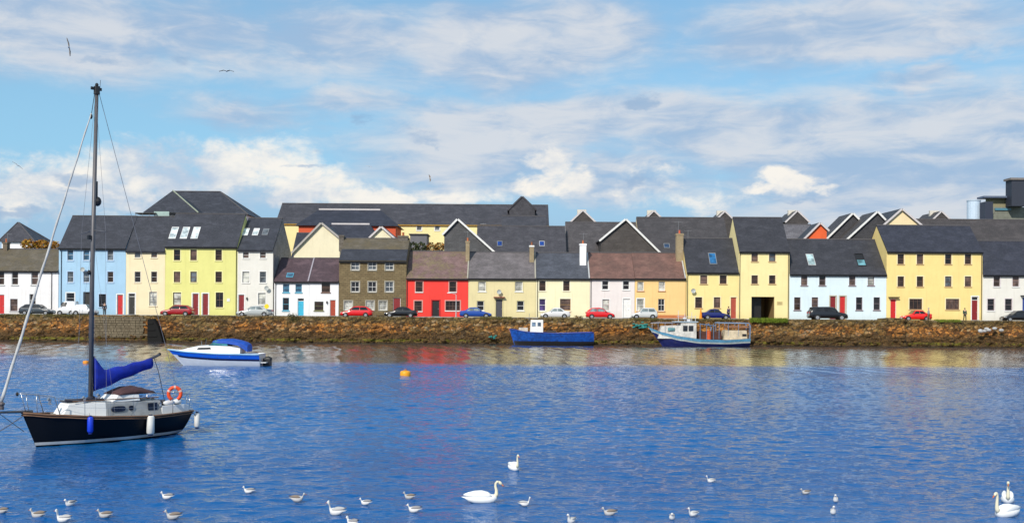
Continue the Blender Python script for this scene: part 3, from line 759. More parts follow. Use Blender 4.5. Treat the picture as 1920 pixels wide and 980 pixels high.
house('house', 'pale yellow two storey house with blue grey roof and tall white chimney', 1005, 1106, 519, 474, P_pale, m_slate('slate_bluish', (.060,.066,.085), (.085,.092,.115)),
      wins=[(1017,526,545,12,{'pane':GLASSB,'frame':BRF}),(1062,526,545,12,{'pane':GLASSB,'frame':BRF}),(1017,560,583,12,{'pane':m_glass('pane_violet',(.06,.04,.14))}),(1060,560,582,20,{'pane':CURT,'frame':m_paint('frame_tan',(.45,.26,.10))})],
      chims=[(1093,12,457,490,152.5,P_w2,1)], surround=m_plaster('pale_band',(.86,.82,.62),.04), verges=(1,), verge_m=LTG, half=4.3, pipes=(1008,))
P_pink = m_plaster('plaster_pinkish', (.76,.70,.68), .05)
house('house', 'pinkish white two storey house with white door under the red brown roof', 1106, 1190, 519, 474, P_pink, SL_R,
      wins=[(1135,526,543,12,{'pane':GLASS}),(1174,526,543,12,{'pane':GLASS}),(1136,561,582,13,{'pane':BLIND,'frame':m_paint('frame_pink',(.6,.48,.48))})],
      doors=[(1175,560,13,WHITE,{'surround':WHITE})], surround=WHITE, half=4.3, pipes=(1108,))
P_or = m_plaster('plaster_orange', (.84,.57,.24), .05)
house('house', 'light orange two storey house with terracotta plinth and tall tan chimney', 1190, 1286, 519, 474, P_or, SL_R,
      wins=[(1201,528,545,12,{'pane':BLIND}),(1241,528,545,12,{'pane':BLIND}),(1201,560,583,13,{'pane':BLIND,'surround':WHITE}),(1240,560,583,12,{'pane':GLASS,'bars':(2,2)})],
      chims=[(1274,13,438,486,153.2,MATS['chim_tan'],1,m_paint('pot_red',(.62,.10,.03)))], surround=P_or, sillm=m_paint('sill_terracotta',(.50,.22,.10)), plinth=m_paint('plinth_terracotta',(.50,.17,.06),.8), verges=(1,), verge_m=LTG, half=4.3)
P_yel = m_plaster('plaster_yellow', (.86,.70,.30), .05)
YB = m_plaster('yellow_band', (.84,.73,.44), .05); TAN = m_paint('sill_tan', (.55,.38,.18))
house('house', 'low yellow house with blue skylight in its steep roof beside the archway house', 1287, 1385, 507, 447, P_yel, SL_B,
      wins=[(1319.5,516,532,13,{'pane':CURT}),(1356,516,532,13,{'pane':GLASSB}),(1310,557,577,13,{'pane':GLASSB}),(1344.5,557,577,12,{'pane':CURT})],
      doors=[(1375.5,557,11,m_paint('door_brick',(.40,.07,.04)),{'surround':YB})], skies=[(1336,485,14,22,m_glass('sky_blue_pane',(.02,.12,.28)),GREYM)], surround=YB, sillm=TAN, frame=BRF, pipes=(1289,))
P_yel2 = m_plaster('plaster_yellow_b', (.86,.73,.36), .05)
oroot, oi = house('house', 'tall yellow three storey house with a wide open archway at street level', 1385, 1480, 468, 408, P_yel2, SL_B,
      wins=[(1415,472,490,12,{'pane':CURT}),(1448,472,490,12,{'pane':NETC}),(1415,516,532,12,{'pane':GLASSB}),(1448,516,532,12,{'pane':GLASSB})],
      doors=[], surround=YB, sillm=TAN, frame=BRF, arch=(1409,1452,556), pipes=(1387,1478))
P_lb = m_plaster('plaster_light_blue', (.66,.78,.83), .04)
house('house', 'pale ice blue two storey house with twin red doors and one skylight standing open', 1480, 1662, 511, 449, P_lb, SL_B,
      wins=[(x, 516, 535, 12, {'pane':p}) for x, p in ((1508,CURT),(1542,GLASSB),(1598,CURT),(1633,BLIND))] + [(x, 557, 581, 12, {'pane':p}) for x, p in ((1495,GLASSB),(1528,CURT),(1611,GLASS),(1644,GLASS))],
      doors=[(1562,555,11,DRED,{'surround':m_plaster('porch_beige',(.5,.46,.36),.04)}),(1580,555,11,RED,{'surround':MATS['porch_beige']})],
      skies=[(1520,487,14,22,m_glass('sky_teal_pane',(.30,.42,.44),.1),LTG),(1613,487,16,24,m_glass('sky_teal_dark',(.10,.24,.28),.1),BLACK,True)], surround=m_plaster('iceblue_band',(.72,.80,.86),.04), sillm=MAUVE, frame=MAUVE, half=4.9)
P_yel3 = m_plaster('plaster_yellow_c', (.84,.66,.26), .06)
house('house', 'wide yellow three storey house with two broad ground floor windows and an arched white doorway', 1662, 1842, 469, 423, P_yel3, SL_N,
      wins=[(x, 476, 495, 12, {'pane':p}) for x, p in ((1689,GLASSB),(1725,CURT),(1778,GLASS),(1815,GLASSB))] + [(x, 518, 537, 12, {'pane':p}) for x, p in ((1689,GLASSB),(1725,GLASSB),(1778,NETC),(1815,CURT))] + [(1717,560,580,24,{'pane':GLASSB,'bars':(3,1)}),(1786,560,580,25,{'pane':CURT,'bars':(3,1)})],
      doors=[(1675,560,11,RED,{'canopy':DGRN}),(1828,556,12,DRED,{'surround':WHITE,'fan':.45})], surround=YB, sillm=TAN, frame=BRF, pipes=(1840,), half=4.3)
house('house', 'white two storey house with deep dark roof and blue door beyond the widest yellow house', 1842, 1990, 512, 452, P_offw, SL_N,
      wins=[(1869,518,537,12,{'pane':GLASSB}),(1904.5,518,537,12,{'pane':CURT}),(1950,518,537,12),(1858,560,582,13,{'pane':GLASS}),(1891,560,582,13,{'pane':GLASS}),(1960,560,582,13)],
      doors=[(1923,557,12,BLUED,{'canopy':DGRN})], surround=m_paint('band_pinkish',(.70,.64,.64)), sillm=WHITE, frame=MAUVE)

# ---- dishes and aerials
def dish(root, px, py, D=YF):
    x, z = W(px, py, D - .4); mb = MB()
    mb.rings([[(x + r_*math.cos(a), D-.42 + dy_, z + r_*math.sin(a)) for a in [2*PI*k/14 for k in range(14)]] for r_, dy_ in ((.02,.06),(.18,.03),(.30,-.03),(.31,-.04))], False)
    mb.tube([(x, D-.36, z), (x, D-.18, z-.12), (x, D+.02, z-.12)], .02, 5); mb.tube([(x, D-.4, z-.3), (x, D-.72, z-.05)], .012, 4)
    mb.build('satellite_dish', m_paint('dish_grey', (.42,.45,.44), .6), root)
def aerial(root, px, py, D):
    x, z = W(px, py, D); mb = MB(); mb.tube([(x,D,z-.8),(x,D,z+1.1)], .022, 5); mb.tube([(x-.55,D,z+1.0),(x+.55,D,z+1.0)], .014, 4)
    for k in range(6): xx = x - .5 + k*.2; mb.tube([(xx,D-.28,z+1.0),(xx,D+.28,z+1.0)], .009, 4)
    mb.build('television_aerial', GREYM, root)
HS = [o for o in COL.objects if o.type == 'EMPTY' and o.name.startswith(('house','stone_house')) and o.get('group') == 'terraced houses along the far quay']
dish(HS[1], 155, 505); dish(HS[4], 500, 540); dish(HS[8], 936, 547); dish(HS[12], 1300, 545)
aerial(HS[0], 14, 452, 154.3); aerial(HS[7], 877, 448, 153.2); aerial(HS[9], 1094, 452, 152.6); aerial(HS[12], 1290, 446, 154.4); aerial(HS[11], 1272, 430, 153.3)
# ================================================================== BUILDINGS BEHIND THE ROW
def gable_front(name, label, apex, left, right, D, wall, roofm, depth=9.0, verge=WHITE, cat='house', group='houses behind the terrace', zb=ZG, oh=.35, windows=()):
    """gable turned to the harbour; ridge running back"""
    ax, az_ = W(*apex, D); lx, lz = W(*left, D); rx, rz = W(*right, D)
    root = thing(name, label, cat, (ax, D, zb), group)
    mb = MB(); mb.prism_xz([(lx, zb), (rx, zb), (rx, rz), (ax, az_), (lx, lz)], D, D + depth); mb.build('wall', wall, root)
    rf = None
    mb = MB()
    def slope(p, q, t=.15, o=.0):
        d = Vector((q[0]-p[0], 0, q[1]-p[1])); dn = d.normalized()
        e = Vector((p[0], 0, p[1])) - dn * .0; f_ = Vector((q[0], 0, q[1])) + dn * .35
        return e, f_
    up = .04
    for (ex, ez), sgn in (((lx, lz), -1), ((rx, rz), 1)):
        d = Vector((ex-ax, 0, ez-az_)); dn = d.normalized(); nrm = Vector((-dn.z, 0, dn.x)) * (-sgn if True else 1)
        if nrm.z < 0: nrm = -nrm
        a0 = Vector((ax, D-oh, az_)) + nrm*(up+.14); b0 = Vector((ex, D-oh, ez)) + dn*.3 + nrm*(up+.14)
        a1 = a0 + Vector((0, depth+oh*2, 0)); b1 = b0 + Vector((0, depth+oh*2, 0))
        q = [b0, b1, a1, a0] if sgn > 0 else [a0, a1, b1, b0]
        mb.quad_slab(q, .14)
    rf = mb.build('roof', roofm, root)
    mb = MB()
    for (ex, ez), sgn in (((lx, lz), -1), ((rx, rz), 1)):
        d = Vector((ex-ax, 0, ez-az_)); dn = d.normalized(); nrm = Vector((-dn.z, 0, dn.x))
        if nrm.z < 0: nrm = -nrm
        a0 = Vector((ax, D-oh-.05, az_)) + nrm*(up+.17); b0 = Vector((ex, D-oh-.05, ez)) + dn*.32 + nrm*(up+.17)
        a1 = a0 - nrm*.27; b1 = b0 - nrm*.27
        q = [a1, b1, b0, a0] if sgn > 0 else [b1, a1, a0, b0]
        mb.quad_slab(q, -.0 + .04)
    mb.build('verge', verge, rf)
    return root
def long_roof(name, label, x0, x1, ye, yr, D, wall, roofm, half=6.0, **k):
    k.setdefault('group', 'houses behind the terrace'); k.setdefault('gutter', BLACK)
    return house(name, label, x0, x1, ye, yr, wall, roofm, D=D, half=half, ground=ZG, **k)
def hip_roof(name, label, x0, x1, ye, rx0, rx1, yr, D, wall, roofm, half=7.0, group='houses behind the terrace', cat='house', fy=None):
    X0 = WX(x0, ye, D); X1 = WX(x1, ye, D); ZE = WZ((x0+x1)/2, ye, D); ZR = WZ((rx0+rx1)/2, yr, D+half)
    A0 = WX(rx0, yr, D+half); A1 = WX(rx1, yr, D+half)
    root = thing(name, label, cat, ((X0+X1)/2, D, ZG), group)
    mb = MB(); mb.box(X0+.4, X1-.4, D+.4, D+2*half-.4, ZG, ZE-.02); mb.build('wall', wall, root)
    e = [(X0,D,ZE),(X1,D,ZE),(X1,D+2*half,ZE),(X0,D+2*half,ZE),(A0,D+half,ZR),(A1,D+half,ZR)]
    mb = MB(); mb.add(e, [(0,1,5,4),(1,2,5),(2,3,4,5),(3,0,4),(3,2,1,0)])
    rf = mb.build('roof', roofm, root)
    mb = MB()
    for a, b_ in ((0,4),(1,5),(2,5),(3,4)) + (((4,5),) if rx1 - rx0 > 3 else ()): mb.tube([Vector(e[a])+Vector((0,0,.02)), Vector(e[b_])+Vector((0,0,.02))], .09, 5)
    mb.build('hip_tiles', MATS['ridge_tile'], rf)
    return root
SL_D = m_slate('slate_gable_dark', (.045,.045,.052), (.06,.06,.068))
SL_BR = m_slate('slate_gable_brownish', (.060,.052,.050), (.078,.068,.066))
CREAMG = m_plaster('plaster_cream_gable', (.84,.77,.55), .04)
YBG = m_plaster('plaster_back_yellow', (.86,.76,.38), .05)
# far left: small hipped roof, white eaves
hip_roof('house', 'small house with pyramid slate roof and white eaves at the far edge', -4, 66, 453, 33, 35, 417, 172, P_w2, SL_C, half=4.2)
r_, i_ = bpy.data.objects[COL.objects[-1].name], 0
sk = MB(); X_, D__ = 0, 174.4
xx, zz = W(27, 440, 174.3); sk.quad_slab([(xx-.5, 173.55, zz-.55), (xx+.5, 173.55, zz-.55), (xx+.5, 174.25, zz+.25), (xx-.5, 174.25, zz+.25)], .08)
rt = [o for o in COL.objects if o.type == 'EMPTY'][-1]
sk.build('skylight', m_glass('sky_green_pane',(.25,.32,.30),.1), rt)
# big hipped roofs behind the cream and lime houses
hip_roof('roof_block', 'large slate hipped roof rising behind the cream and lime green houses', 296, 466, 402, 327, 413, 359, 178, P_w2, SL_A, half=6.0, cat='house')
rt = [o for o in COL.objects if o.type == 'EMPTY'][-1]
x0_, z0_ = W(268, 398, 174); x1_, _ = W(372, 398, 174); ax_, az2 = W(324, 357, 179)
mb = MB(); mb.add([(x0_,174,z0_),(x1_,174,z0_),(x1_,184,z0_),(x0_,184,z0_),(ax_,179,az2)], [(0,1,4),(1,2,4),(2,3,4),(3,0,4),(3,2,1,0)])
mb.build('front_roof', SL_A, rt)
mb = MB(); mb.tube([(x1_,174,z0_+.03),(ax_,179,az2+.03)], .10, 5); mb.build('valley_flashing', m_paint('flashing_green',(.30,.34,.26),.7), rt)
# rooftop terrace with rail between the blue and cream houses
t = thing('roof_terrace', 'small flat roof terrace with pale green glass rail above the cream house', 'roof terrace', (WX(282,400,165), 165, WZ(282,405,165)), None)
xa, za = W(250, 408, 165); xb, zb = W(318, 398, 165)
mb = MB(); mb.box(xa, xb, 165, 170, ZG, za+.25); mb.build('roof_box', m_paint('dark_cladding',(.05,.05,.055),.7), t)
mb = MB(); mb.box(xa+.4, xa+3.4, 164.6, 166.8, za+.55, za+.72); mb.build('canopy', BLACK, t, bevel=.02)
mb = MB()
for k in range(4): mb.box(xa+.4+k*1.0, xa+.46+k*1.0, 164.7, 164.76, za+.2, za+.56)
mb.build('post', GREYM, t)
mb = MB(); mb.box(xa+3.0, xb-.1, 165.1, 165.14, za+.24, za+.95); mb.build('glass_rail', m_paint('pale_green_glass',(.38,.50,.46),.15), t)
# long institutional building
long_roof('long_building', 'very long slate roofed building with yellow walls behind the brown and red houses', 516, 1029, 419, 383, 196, YBG, SL_C, half=5.5,
          wins=[(786,421,432,9,{'pane':NETC}),(820,421,432,9,{'pane':NETC}),(906,421,432,9,{'pane':NETC}),(865,421,432,9,{'pane':NETC})], cat='building', surround=WHITE, gutter=m_paint('gutter_ochre',(.55,.33,.06)))
gable_front('cross_gable', 'dark pointed slate gable breaking the ridge of the long building', (979,369), (955,392), (1003,392), 193, SL_C, SL_C, depth=8, verge=SL_C, group=None, oh=.1)
# wide dark roof with white ridge strips in front of it
def trapezoid_roof(name, label, pts, D, dep, m, strip, group='houses behind the terrace'):
    w4 = [W(*p, D if i < 2 else D+dep) for i, p in enumerate(pts)]       # left eave, right eave, right ridge, left ridge
    (ax,az1),(bx,bz),(cx,cz),(dx_,dz_) = w4
    az1 = bz = (az1+bz)/2; cz = dz_ = (cz+dz_)/2
    root = thing(name, label, 'house', ((ax+bx)/2, D, ZG), group)
    mb = MB(); mb.add([(ax,D,az1),(bx,D,bz),(bx,D+2*dep,bz),(ax,D+2*dep,az1),(dx_,D+dep,dz_),(cx,D+dep,cz)], [(0,1,5,4),(1,2,5),(2,3,4,5),(3,0,4),(3,2,1,0)])
    rf = mb.build('roof', m, root)
    mb = MB(); mb.box(ax+.5, bx-.5, D+.5, D+2*dep-.5, ZG, az1-.02); mb.build('wall', m_plaster('wall_orange_red',(.62,.10,.04),.06), root)
    mb = MB(); mb.box(dx_, cx, D+dep-.12, D+dep+.12, cz-.1, cz+.14); mb.build('ridge_strip', strip, rf)
    return root
PALE = m_paint('pale_ridge', (.60,.56,.56), .6)
trapezoid_roof('house', 'broad navy slate roof with a long white ridge strip above the cream gable', [(553,423),(747,423),(713,393),(598,393)], 182, 5, SL_N, PALE)
trapezoid_roof('house', 'lower navy roof with short white ridge strip between the two cream gables', [(612,452),(712,452),(693,420),(622,420)], 172, 4, SL_N, PALE)
xa, za = W(553, 427, 180); xb, zb = W(583, 440, 180)
gable_front('house', 'large cream gable with stepped grey verge above the two small white houses', (603,419), (551,472), (637,447), 165, CREAMG, SL_D, depth=10, verge=m_paint('verge_grey',(.42,.39,.36)))
gable_front('house', 'little cream gable showing above the mossy roof of the brown stone house', (715,426), (696,444), (739,447), 169, CREAMG, SL_D, depth=7, verge=PALE)
long_roof('house', 'low dark roof squeezed between the grey gable and the large cream gable', 546, 606, 480, 437, 171, P_w2, SL_N, half=4)
# grey box extension below the yellow wall
t = thing('extension', 'grey flat roofed extension below the yellow wall behind the red house', 'extension', (WX(785,450,180), 180, ZG))
xa, z1 = W(769, 439, 180); xb, z0 = W(800, 470, 180)
mb = MB(); mb.box(xa, xb, 180, 185, ZG, z1-.1); mb.build('wall', m_plaster('grey_wall', (.16,.16,.18)), t)
mb = MB(); mb.box(xa-.2, xb+.2, 179.8, 185.2, z1-.1, z1+.08); mb.build('roof', SL_C, t)
# slate gables
SLG1 = m_slate('slate_face_grey', (.075,.075,.080), (.10,.10,.105))
gable_front('house', 'grey slated gable with white verges standing behind the red house', (858,412), (833,438), (925,472), 164, SLG1, SL_C, depth=9, verge=WHITE)
gable_front('house', 'brownish slated gable with white verges behind the pinkish white house', (1173,412), (1127,450), (1236,474), 164, m_slate('slate_face_brown',(.065,.055,.050),(.085,.075,.07)), SL_C, depth=9, verge=WHITE)
# middle roofs
long_roof('house', 'long dark roof with two small blue skylights behind the olive and pale yellow houses', 892, 1062, 480, 424, 166, P_w2, SL_C, half=5,
          skies=[(937,457,10,10,m_glass('sky_deep_blue',(.01,.05,.25),.1),GREYM),(1016,457,10,10,MATS['sky_deep_blue'],LTG)])
long_roof('house', 'plain dark roof below the small pink verged gable behind the white chimney', 1062, 1199, 480, 417, 168, P_w2, m_slate('slate_brown_grey',(.062,.056,.060),(.085,.078,.082)), half=5.4)
long_roof('house', 'raised slate roof stepping up towards the end of the long building', 940, 1024, 425, 405, 184, P_w2, SL_C, half=3.4)
long_roof('house', 'wide dark roof with three peaks behind the orange and low yellow houses', 1201, 1372, 482, 408, 167, P_cream, m_slate('slate_brown_dark',(.050,.046,.050),(.068,.062,.066)), half=6.5,
          skies=[(1250,461,11,9,m_glass('sky_dim_blue',(.05,.10,.20),.1),GREYM)])
def little_gable(label, px, py, w_, m, D=186):
    r = gable_front('roof_gable', label, (px, py), (px-w_, py+w_*.95), (px+w_, py+w_*.95), D, m, m, depth=8, verge=PALE, cat='gable', group='small peaked gables on the skyline', oh=.12)
    xx, zz = W(px, py, D)
    mb = MB(); mb.box(xx-.75, xx+.75, D+3, D+3.6, zz-.8, zz+.45); mb.build('chimney_block', m_paint('chimney_cream',(.66,.62,.54),.8), r)
little_gable('small peaked gable with pinkish verge above the plain dark roof', 1093, 395, 25, SL_BR)
little_gable('small peaked gable above the left end of the wide dark roof', 1226, 396, 17, SL_BR)
little_gable('small peaked gable just left of the archway house ridge', 1359, 397, 17, SL_BR)
little_gable('small peaked gable above the grey wall beside the archway house', 1495, 396, 20, SL_BR)
little_gable('small peaked gable above the widest yellow house', 1765, 397, 17, SL_BR)
# right: grey wall, orange gable, three dark saw-tooth gables
long_roof('house', 'grey slated roof between the archway house and the orange gable', 1470, 1530, 450, 421, 170, SLG1, m_slate('slate_violet_grey',(.12,.115,.13),(.15,.145,.16)), half=3)
gable_front('house', 'orange red gable with white verge behind the pale ice blue house', (1537,419), (1506,450), (1550,431), 163, m_plaster('plaster_orange_red',(.80,.13,.035),.05), SL_D, depth=4, verge=PALE)
gable_front('house', 'first dark saw tooth gable with white verge right of the orange gable', (1598,401), (1549,449), (1618,421), 167.5, SL_D, SL_BR, depth=6, verge=WHITE)
gable_front('house', 'second dark saw tooth gable with white verge beside the cream peak', (1644,398), (1588,449), (1664,419), 162, SL_D, SL_BR, depth=6, verge=WHITE)
gable_front('house', 'cream peak with grey verges rising over the widest yellow house', (1690,393), (1657,422), (1727,424), 160.6, m_plaster('plaster_cream_peak',(.86,.70,.42),.04), SL_D, depth=10, verge=PALE)
long_roof('house', 'long dark brown roof running behind the widest yellow house to the picture edge', 1712, 2010, 470, 412, 167, P_offw, m_slate('slate_warm_dark',(.052,.045,.045),(.07,.06,.06)), half=6)
# industrial silo block
t = thing('silo_building', 'grey green industrial block with dark tower and pale tank on the right skyline', 'industrial building', (WX(1890,400,330), 330, ZG))
def bx(n, x0, x1, y0, y1, D, dep, m, **k):
    xa, zt = W(x0, y0, D); xb, _ = W(x1, y0, D); zb_ = WZ(x0, y1, D)
    mb = MB(); mb.box(xa, xb, D, D+dep, zb_, zt); return mb.build(n, m, t, **k)
CLAD = m_stone('cladding', (.18,.19,.16), (.22,.23,.19), (.11,.11,.10), 3.0, 1.2, .5)
bx('lower_block', 1862, 2050, 388, 450, 330, 4, CLAD)
bx('upper_block', 1856, 1898, 371, 388, 331, 3, m_paint('olive_cladding',(.25,.23,.14),.8))
bx('roof_slab', 1845, 1900, 367, 370.5, 329, 5, m_paint('slab_blue',(.10,.13,.20),.7))
bx('tower', 1897, 1926, 337, 386, 326, 4, m_paint('tower_navy',(.030,.036,.055),.6))
bx('tower_cap', 1895, 1928, 333, 337, 325.6, 4.8, m_paint('cap_grey',(.20,.18,.17),.8))
bx('stair_core', 1847, 1862, 378, 450, 326, 4, m_paint('core_navy',(.028,.035,.06),.6))
bx('window_band', 1866, 1896, 390, 394, 329.6, 1, m_paint('band_blue',(.08,.22,.30),.2))
xx, zt = W(1839, 374, 326); zb_ = WZ(1839, 440, 326)
mb = MB(); mb.tube([(xx,331,zb_),(xx,331,zt)], 1.9, 20); tk = mb.build('tank', m_paint('tank_pale_blue',(.52,.64,.78),.5), t, smooth=False)
mb = MB(); mb.tube([(xx,331,zt-.1),(xx,331,zt+.25)], 2.0, 20); mb.build('tank_lid', m_paint('lid_blue',(.40,.50,.62),.5), tk)
# ================================================================== CARS, PEOPLE, STREET
TYRE = m_paint('tyre_rubber', (.015,.015,.015), .9); RIM = m_paint('wheel_rim', (.45,.45,.46), .35, metal=.6)
CGL = m_glass('car_glass', (.02,.022,.025), .03); CGL2 = m_glass('car_glass_pale', (.22,.27,.28), .05)
LAMP = m_paint('headlamp', (.75,.77,.78), .15); TAIL = m_paint('tail_lamp', (.45,.01,.01), .2); PLATE = m_paint('number_plate', (.75,.75,.72), .5)
KIND = {  # side profile (x, z) along the top from front bumper to rear, fractions of length and metres; belt line; roof points
 'hatch':  dict(L=3.95, top=[(0,.42),(.02,.62),(.10,.74),(.27,.90),(.42,1.40),(.55,1.47),(.80,1.42),(.93,1.10),(.985,.80),(1,.5)], g=(.27,.42,.80,.94), zb=.92, zr=1.44),
 'saloon': dict(L=4.50, top=[(0,.42),(.02,.60),(.10,.70),(.30,.90),(.43,1.36),(.52,1.42),(.68,1.38),(.83,.99),(.97,.93),(1,.55)], g=(.30,.43,.68,.82), zb=.92, zr=1.39),
 'estate': dict(L=4.55, top=[(0,.42),(.02,.62),(.10,.74),(.28,.92),(.40,1.42),(.52,1.50),(.86,1.47),(.965,1.05),(.99,.80),(1,.5)], g=(.28,.40,.86,.965), zb=.94, zr=1.47),
 'suv':    dict(L=4.75, top=[(0,.52),(.02,.80),(.09,.96),(.25,1.10),(.36,1.68),(.48,1.78),(.90,1.74),(.975,1.20),(.99,.95),(1,.6)], g=(.25,.36,.90,.975), zb=1.12, zr=1.74),
 'van':    dict(L=4.60, top=[(0,.45),(.02,.75),(.08,.92),(.18,1.08),(.30,1.72),(.40,1.86),(.97,1.84),(.99,1.2),(.995,.9),(1,.55)], g=(.18,.30,.55,.57), zb=1.12, zr=1.80),
}
def car(label, px, py, facing, kind, paint, D=146.9, Lpx=None, pale=False, z=ZG, group='cars parked along the quay'):
    k = KIND[kind]; L = k['L']; Wd = .86 if kind != 'suv' else .92
    sx = 1.0 if not Lpx else (Lpx * D / F) / L
    t = thing('parked_car' if kind != 'van' else 'parked_van', label, 'car' if kind != 'van' else 'van', (0,0,0), group, local=True)
    zs = .22 if kind != 'suv' else .30
    top = k['top']; zb = k['zb']
    # body: stations along x, cross-section ring (belt line wide, roof narrow)
    st = []
    for fx, z1 in top: st.append((fx, z1))
    rs = []
    X = lambda f: (0.5 - f) * L * sx
    fine = []
    for i in range(len(st)-1):
        for q in range(3): 
            u = q/3; fine.append((st[i][0]*(1-u)+st[i+1][0]*u, st[i][1]*(1-u)+st[i+1][1]*u))
    fine.append(st[-1])
    for fx, z1 in fine:
        e = min(fx, 1-fx); wd = Wd * (0.80 + .20 * min(1, e/.07) ** .5)
        bz = min(z1 - .03, zb); lo = zs + max(0, .10 - e) * 1.2
        over = max(0, z1 - zb); rw = wd - .02 - over * .36
        half_ = [(wd*.90, lo), (wd*.985, lo+.10), (wd, (lo+bz)*.55), (wd*.975, bz), (rw if over > 0 else wd*.90, z1 - (.06 if over > .1 else .0)), ((rw if over > 0 else wd*.9) - .16, z1 + .015)]
        ring = [(X(fx), -a, b_) for a, b_ in half_] + [(X(fx), a, b_) for a, b_ in half_[::-1]]
        rs.append(ring)
    mb = MB(); mb.rings(rs, True); mb.build('body', paint, t, smooth=True, bevel=0)
    # glass
    g0, g1, g2, g3 = k['g']; zr = k['zr']; gl = CGL2 if pale else CGL
    wb = Wd * .975 + .006; wr = Wd - .02 - (zr - zb) * .36 + .006
    def sidew(fs, sgn):
        pts = [(X(f), sgn * (wb + (wr - wb) * (zz - zb) / (zr - zb) + .004), zz) for f, zz in fs]
        mb = MB(); n = len(pts)
        inn = [(x, y - sgn*.03, z) for x, y, z in pts]
        mb.add(pts + inn, [tuple(range(n)), tuple(range(2*n-1, n-1, -1))] + [(i, (i+1) % n, (i+1) % n + n, i+n) for i in range(n)])
        mb.build('side_window', gl, t)
    zt_ = zr - .10; zl = zb + .03; mid = (g1 + g2) / 2
    for sgn in (-1, 1):
        if kind == 'van': sidew([(g0+.035, zl), (g2-.02, zl), (g2-.02, zt_), (g1+.01, zt_)], sgn)
        else:
            sidew([(g0+.045, zl), (mid-.006, zl), (mid-.006, zt_), (g1+.012, zt_)], sgn)
            sidew([(mid+.012, zl), (g3-.045, zl), (g2-.005, zt_), (mid+.012, zt_)], sgn)
    def screen(f0, f1, z0, z1, sg, name):
        mb = MB(); w0, w1 = Wd*.84, Wd*.70; off = .02
        q = [(X(f0)+sg*off, -w0, z0+off), (X(f0)+sg*off, w0, z0+off), (X(f1)+sg*off, w1, z1+off), (X(f1)+sg*off, -w1, z1+off)]
        mb.quad_slab(q if sg > 0 else q[::-1], .02); mb.build(name, gl, t)
    screen(g0+.012, g1-.012, zb+.04, zr-.06, 1, 'windscreen')
    if kind != 'van': screen(g3-.012, g2+.014, zb+.04, zr-.06, -1, 'rear_window')
    r = .30 if kind != 'suv' else .37
    for f in (.17, .80):
        for sgn in (-1, 1):
            xx = X(f); yo = sgn * (Wd + .015)
            mb = MB(); mb.tube([(xx, yo - sgn*.21, r), (xx, yo - sgn*.02, r), (xx, yo, r)], [r, r, r*.93], 18)
            wh = mb.build('wheel', TYRE, t, smooth=False)
            mb = MB(); mb.tube([(xx, yo, r), (xx, yo + sgn*.012, r)], [r*.62, r*.58], 14)
            for q in range(5):
                a = 2*PI*q/5; mb.box(xx + math.cos(a)*r*.35 - .03, xx + math.cos(a)*r*.35 + .03, yo + (0 if sgn > 0 else -.02), yo + (.02 if sgn > 0 else 0), r + math.sin(a)*r*.35 - .03, r + math.sin(a)*r*.35 + .03)
            mb.build('rim', RIM, wh)
            mb = MB()     # dark arch
            pts = [(xx + math.cos(PI*q/10)*(r+.055), r + math.sin(PI*q/10)*(r+.055)) for q in range(11)]
            a0, a1 = (Wd*.96, Wd+.006) if sgn > 0 else (-Wd-.006, -Wd*.96)
            mb.prism_xz([(p[0], max(p[1], zs+.02)) for p in pts], a0, a1); mb.build('wheel_arch', BLACK, t)
    zh = st[1][1] - .02
    for sgn in (-1, 1):
        mb = MB(); mb.ball((X(.035), sgn*Wd*.70, zh), .12, .16, .08, 8, 5); mb.build('headlight', LAMP, t, smooth=True)
        mb = MB(); mb.box(X(1)-.0, X(1)+.10, sgn*Wd*.62-.10, sgn*Wd*.62+.14, zb-.20, zb-.02); mb.build('tail_light', TAIL, t)
        mb = MB(); mb.ball((X(g0+.05), sgn*(Wd+.10), zb+.06), .09, .07, .06, 8, 5); mb.build('door_mirror', paint, t, smooth=True)
    mb = MB(); mb.box(X(0)-.02, X(0)+.03, -.26, .26, zs+.12, zs+.23); mb.build('number_plate', PLATE, t)
    mb = MB(); mb.box(X(.985), X(0)+.045, -Wd*.72, Wd*.72, zs-.02, zs+.07); mb.build('sill_trim', BLACK, t)
    t.location = (WX(px, py, D), D, z)
    t.rotation_euler.z = PI if facing == 'L' else 0
    return t
cp = lambda n, c: m_paint(n, c, .28, .03, coat=.8)
car('dark grey car parked in front of the white house with the mossy roof', 70, 585, 'R', 'hatch', cp('car_dark_grey', (.035,.045,.055)), Lpx=62, D=146.5)
car('white van parked before the sky blue house', 128, 585, 'L', 'van', cp('car_white', (.75,.76,.78)), Lpx=34, D=147.3)
car('low white car parked right behind the mast foot by the sky blue house', 160, 585, 'R', 'hatch', cp('car_white', (.75,.76,.78)), Lpx=44, D=146.4, pale=True)
car('dark red hatchback parked before the lime green house', 333, 588, 'L', 'hatch', cp('car_dark_red', (.33,.008,.012)), Lpx=60, D=146.6)
car('silver grey car parked before the off white house', 478, 590, 'L', 'saloon', cp('car_silver', (.42,.45,.45)), Lpx=66, D=146.6, pale=True)
car('bright red car parked before the brown stone house', 669, 590, 'L', 'hatch', cp('car_red', (.68,.008,.012)), Lpx=60, D=146.4)
car('black car parked in front of the bright red house corner', 752, 590, 'L', 'saloon', cp('car_black', (.006,.006,.008)), Lpx=62, D=146.4)
car('blue car parked between the bright red and the olive yellow houses', 892, 591, 'R', 'saloon', cp('car_blue', (.008,.06,.33)), Lpx=60, D=146.4, pale=True)
car('white car parked before the pale yellow house', 1041, 591, 'L', 'saloon', cp('car_white_b', (.70,.70,.71)), Lpx=56, D=146.6, pale=True)
car('red hatchback parked at the joint of the pale yellow and pinkish houses', 1125, 592, 'R', 'hatch', cp('car_red', (.68,.008,.012)), Lpx=54, D=146.3, pale=True)
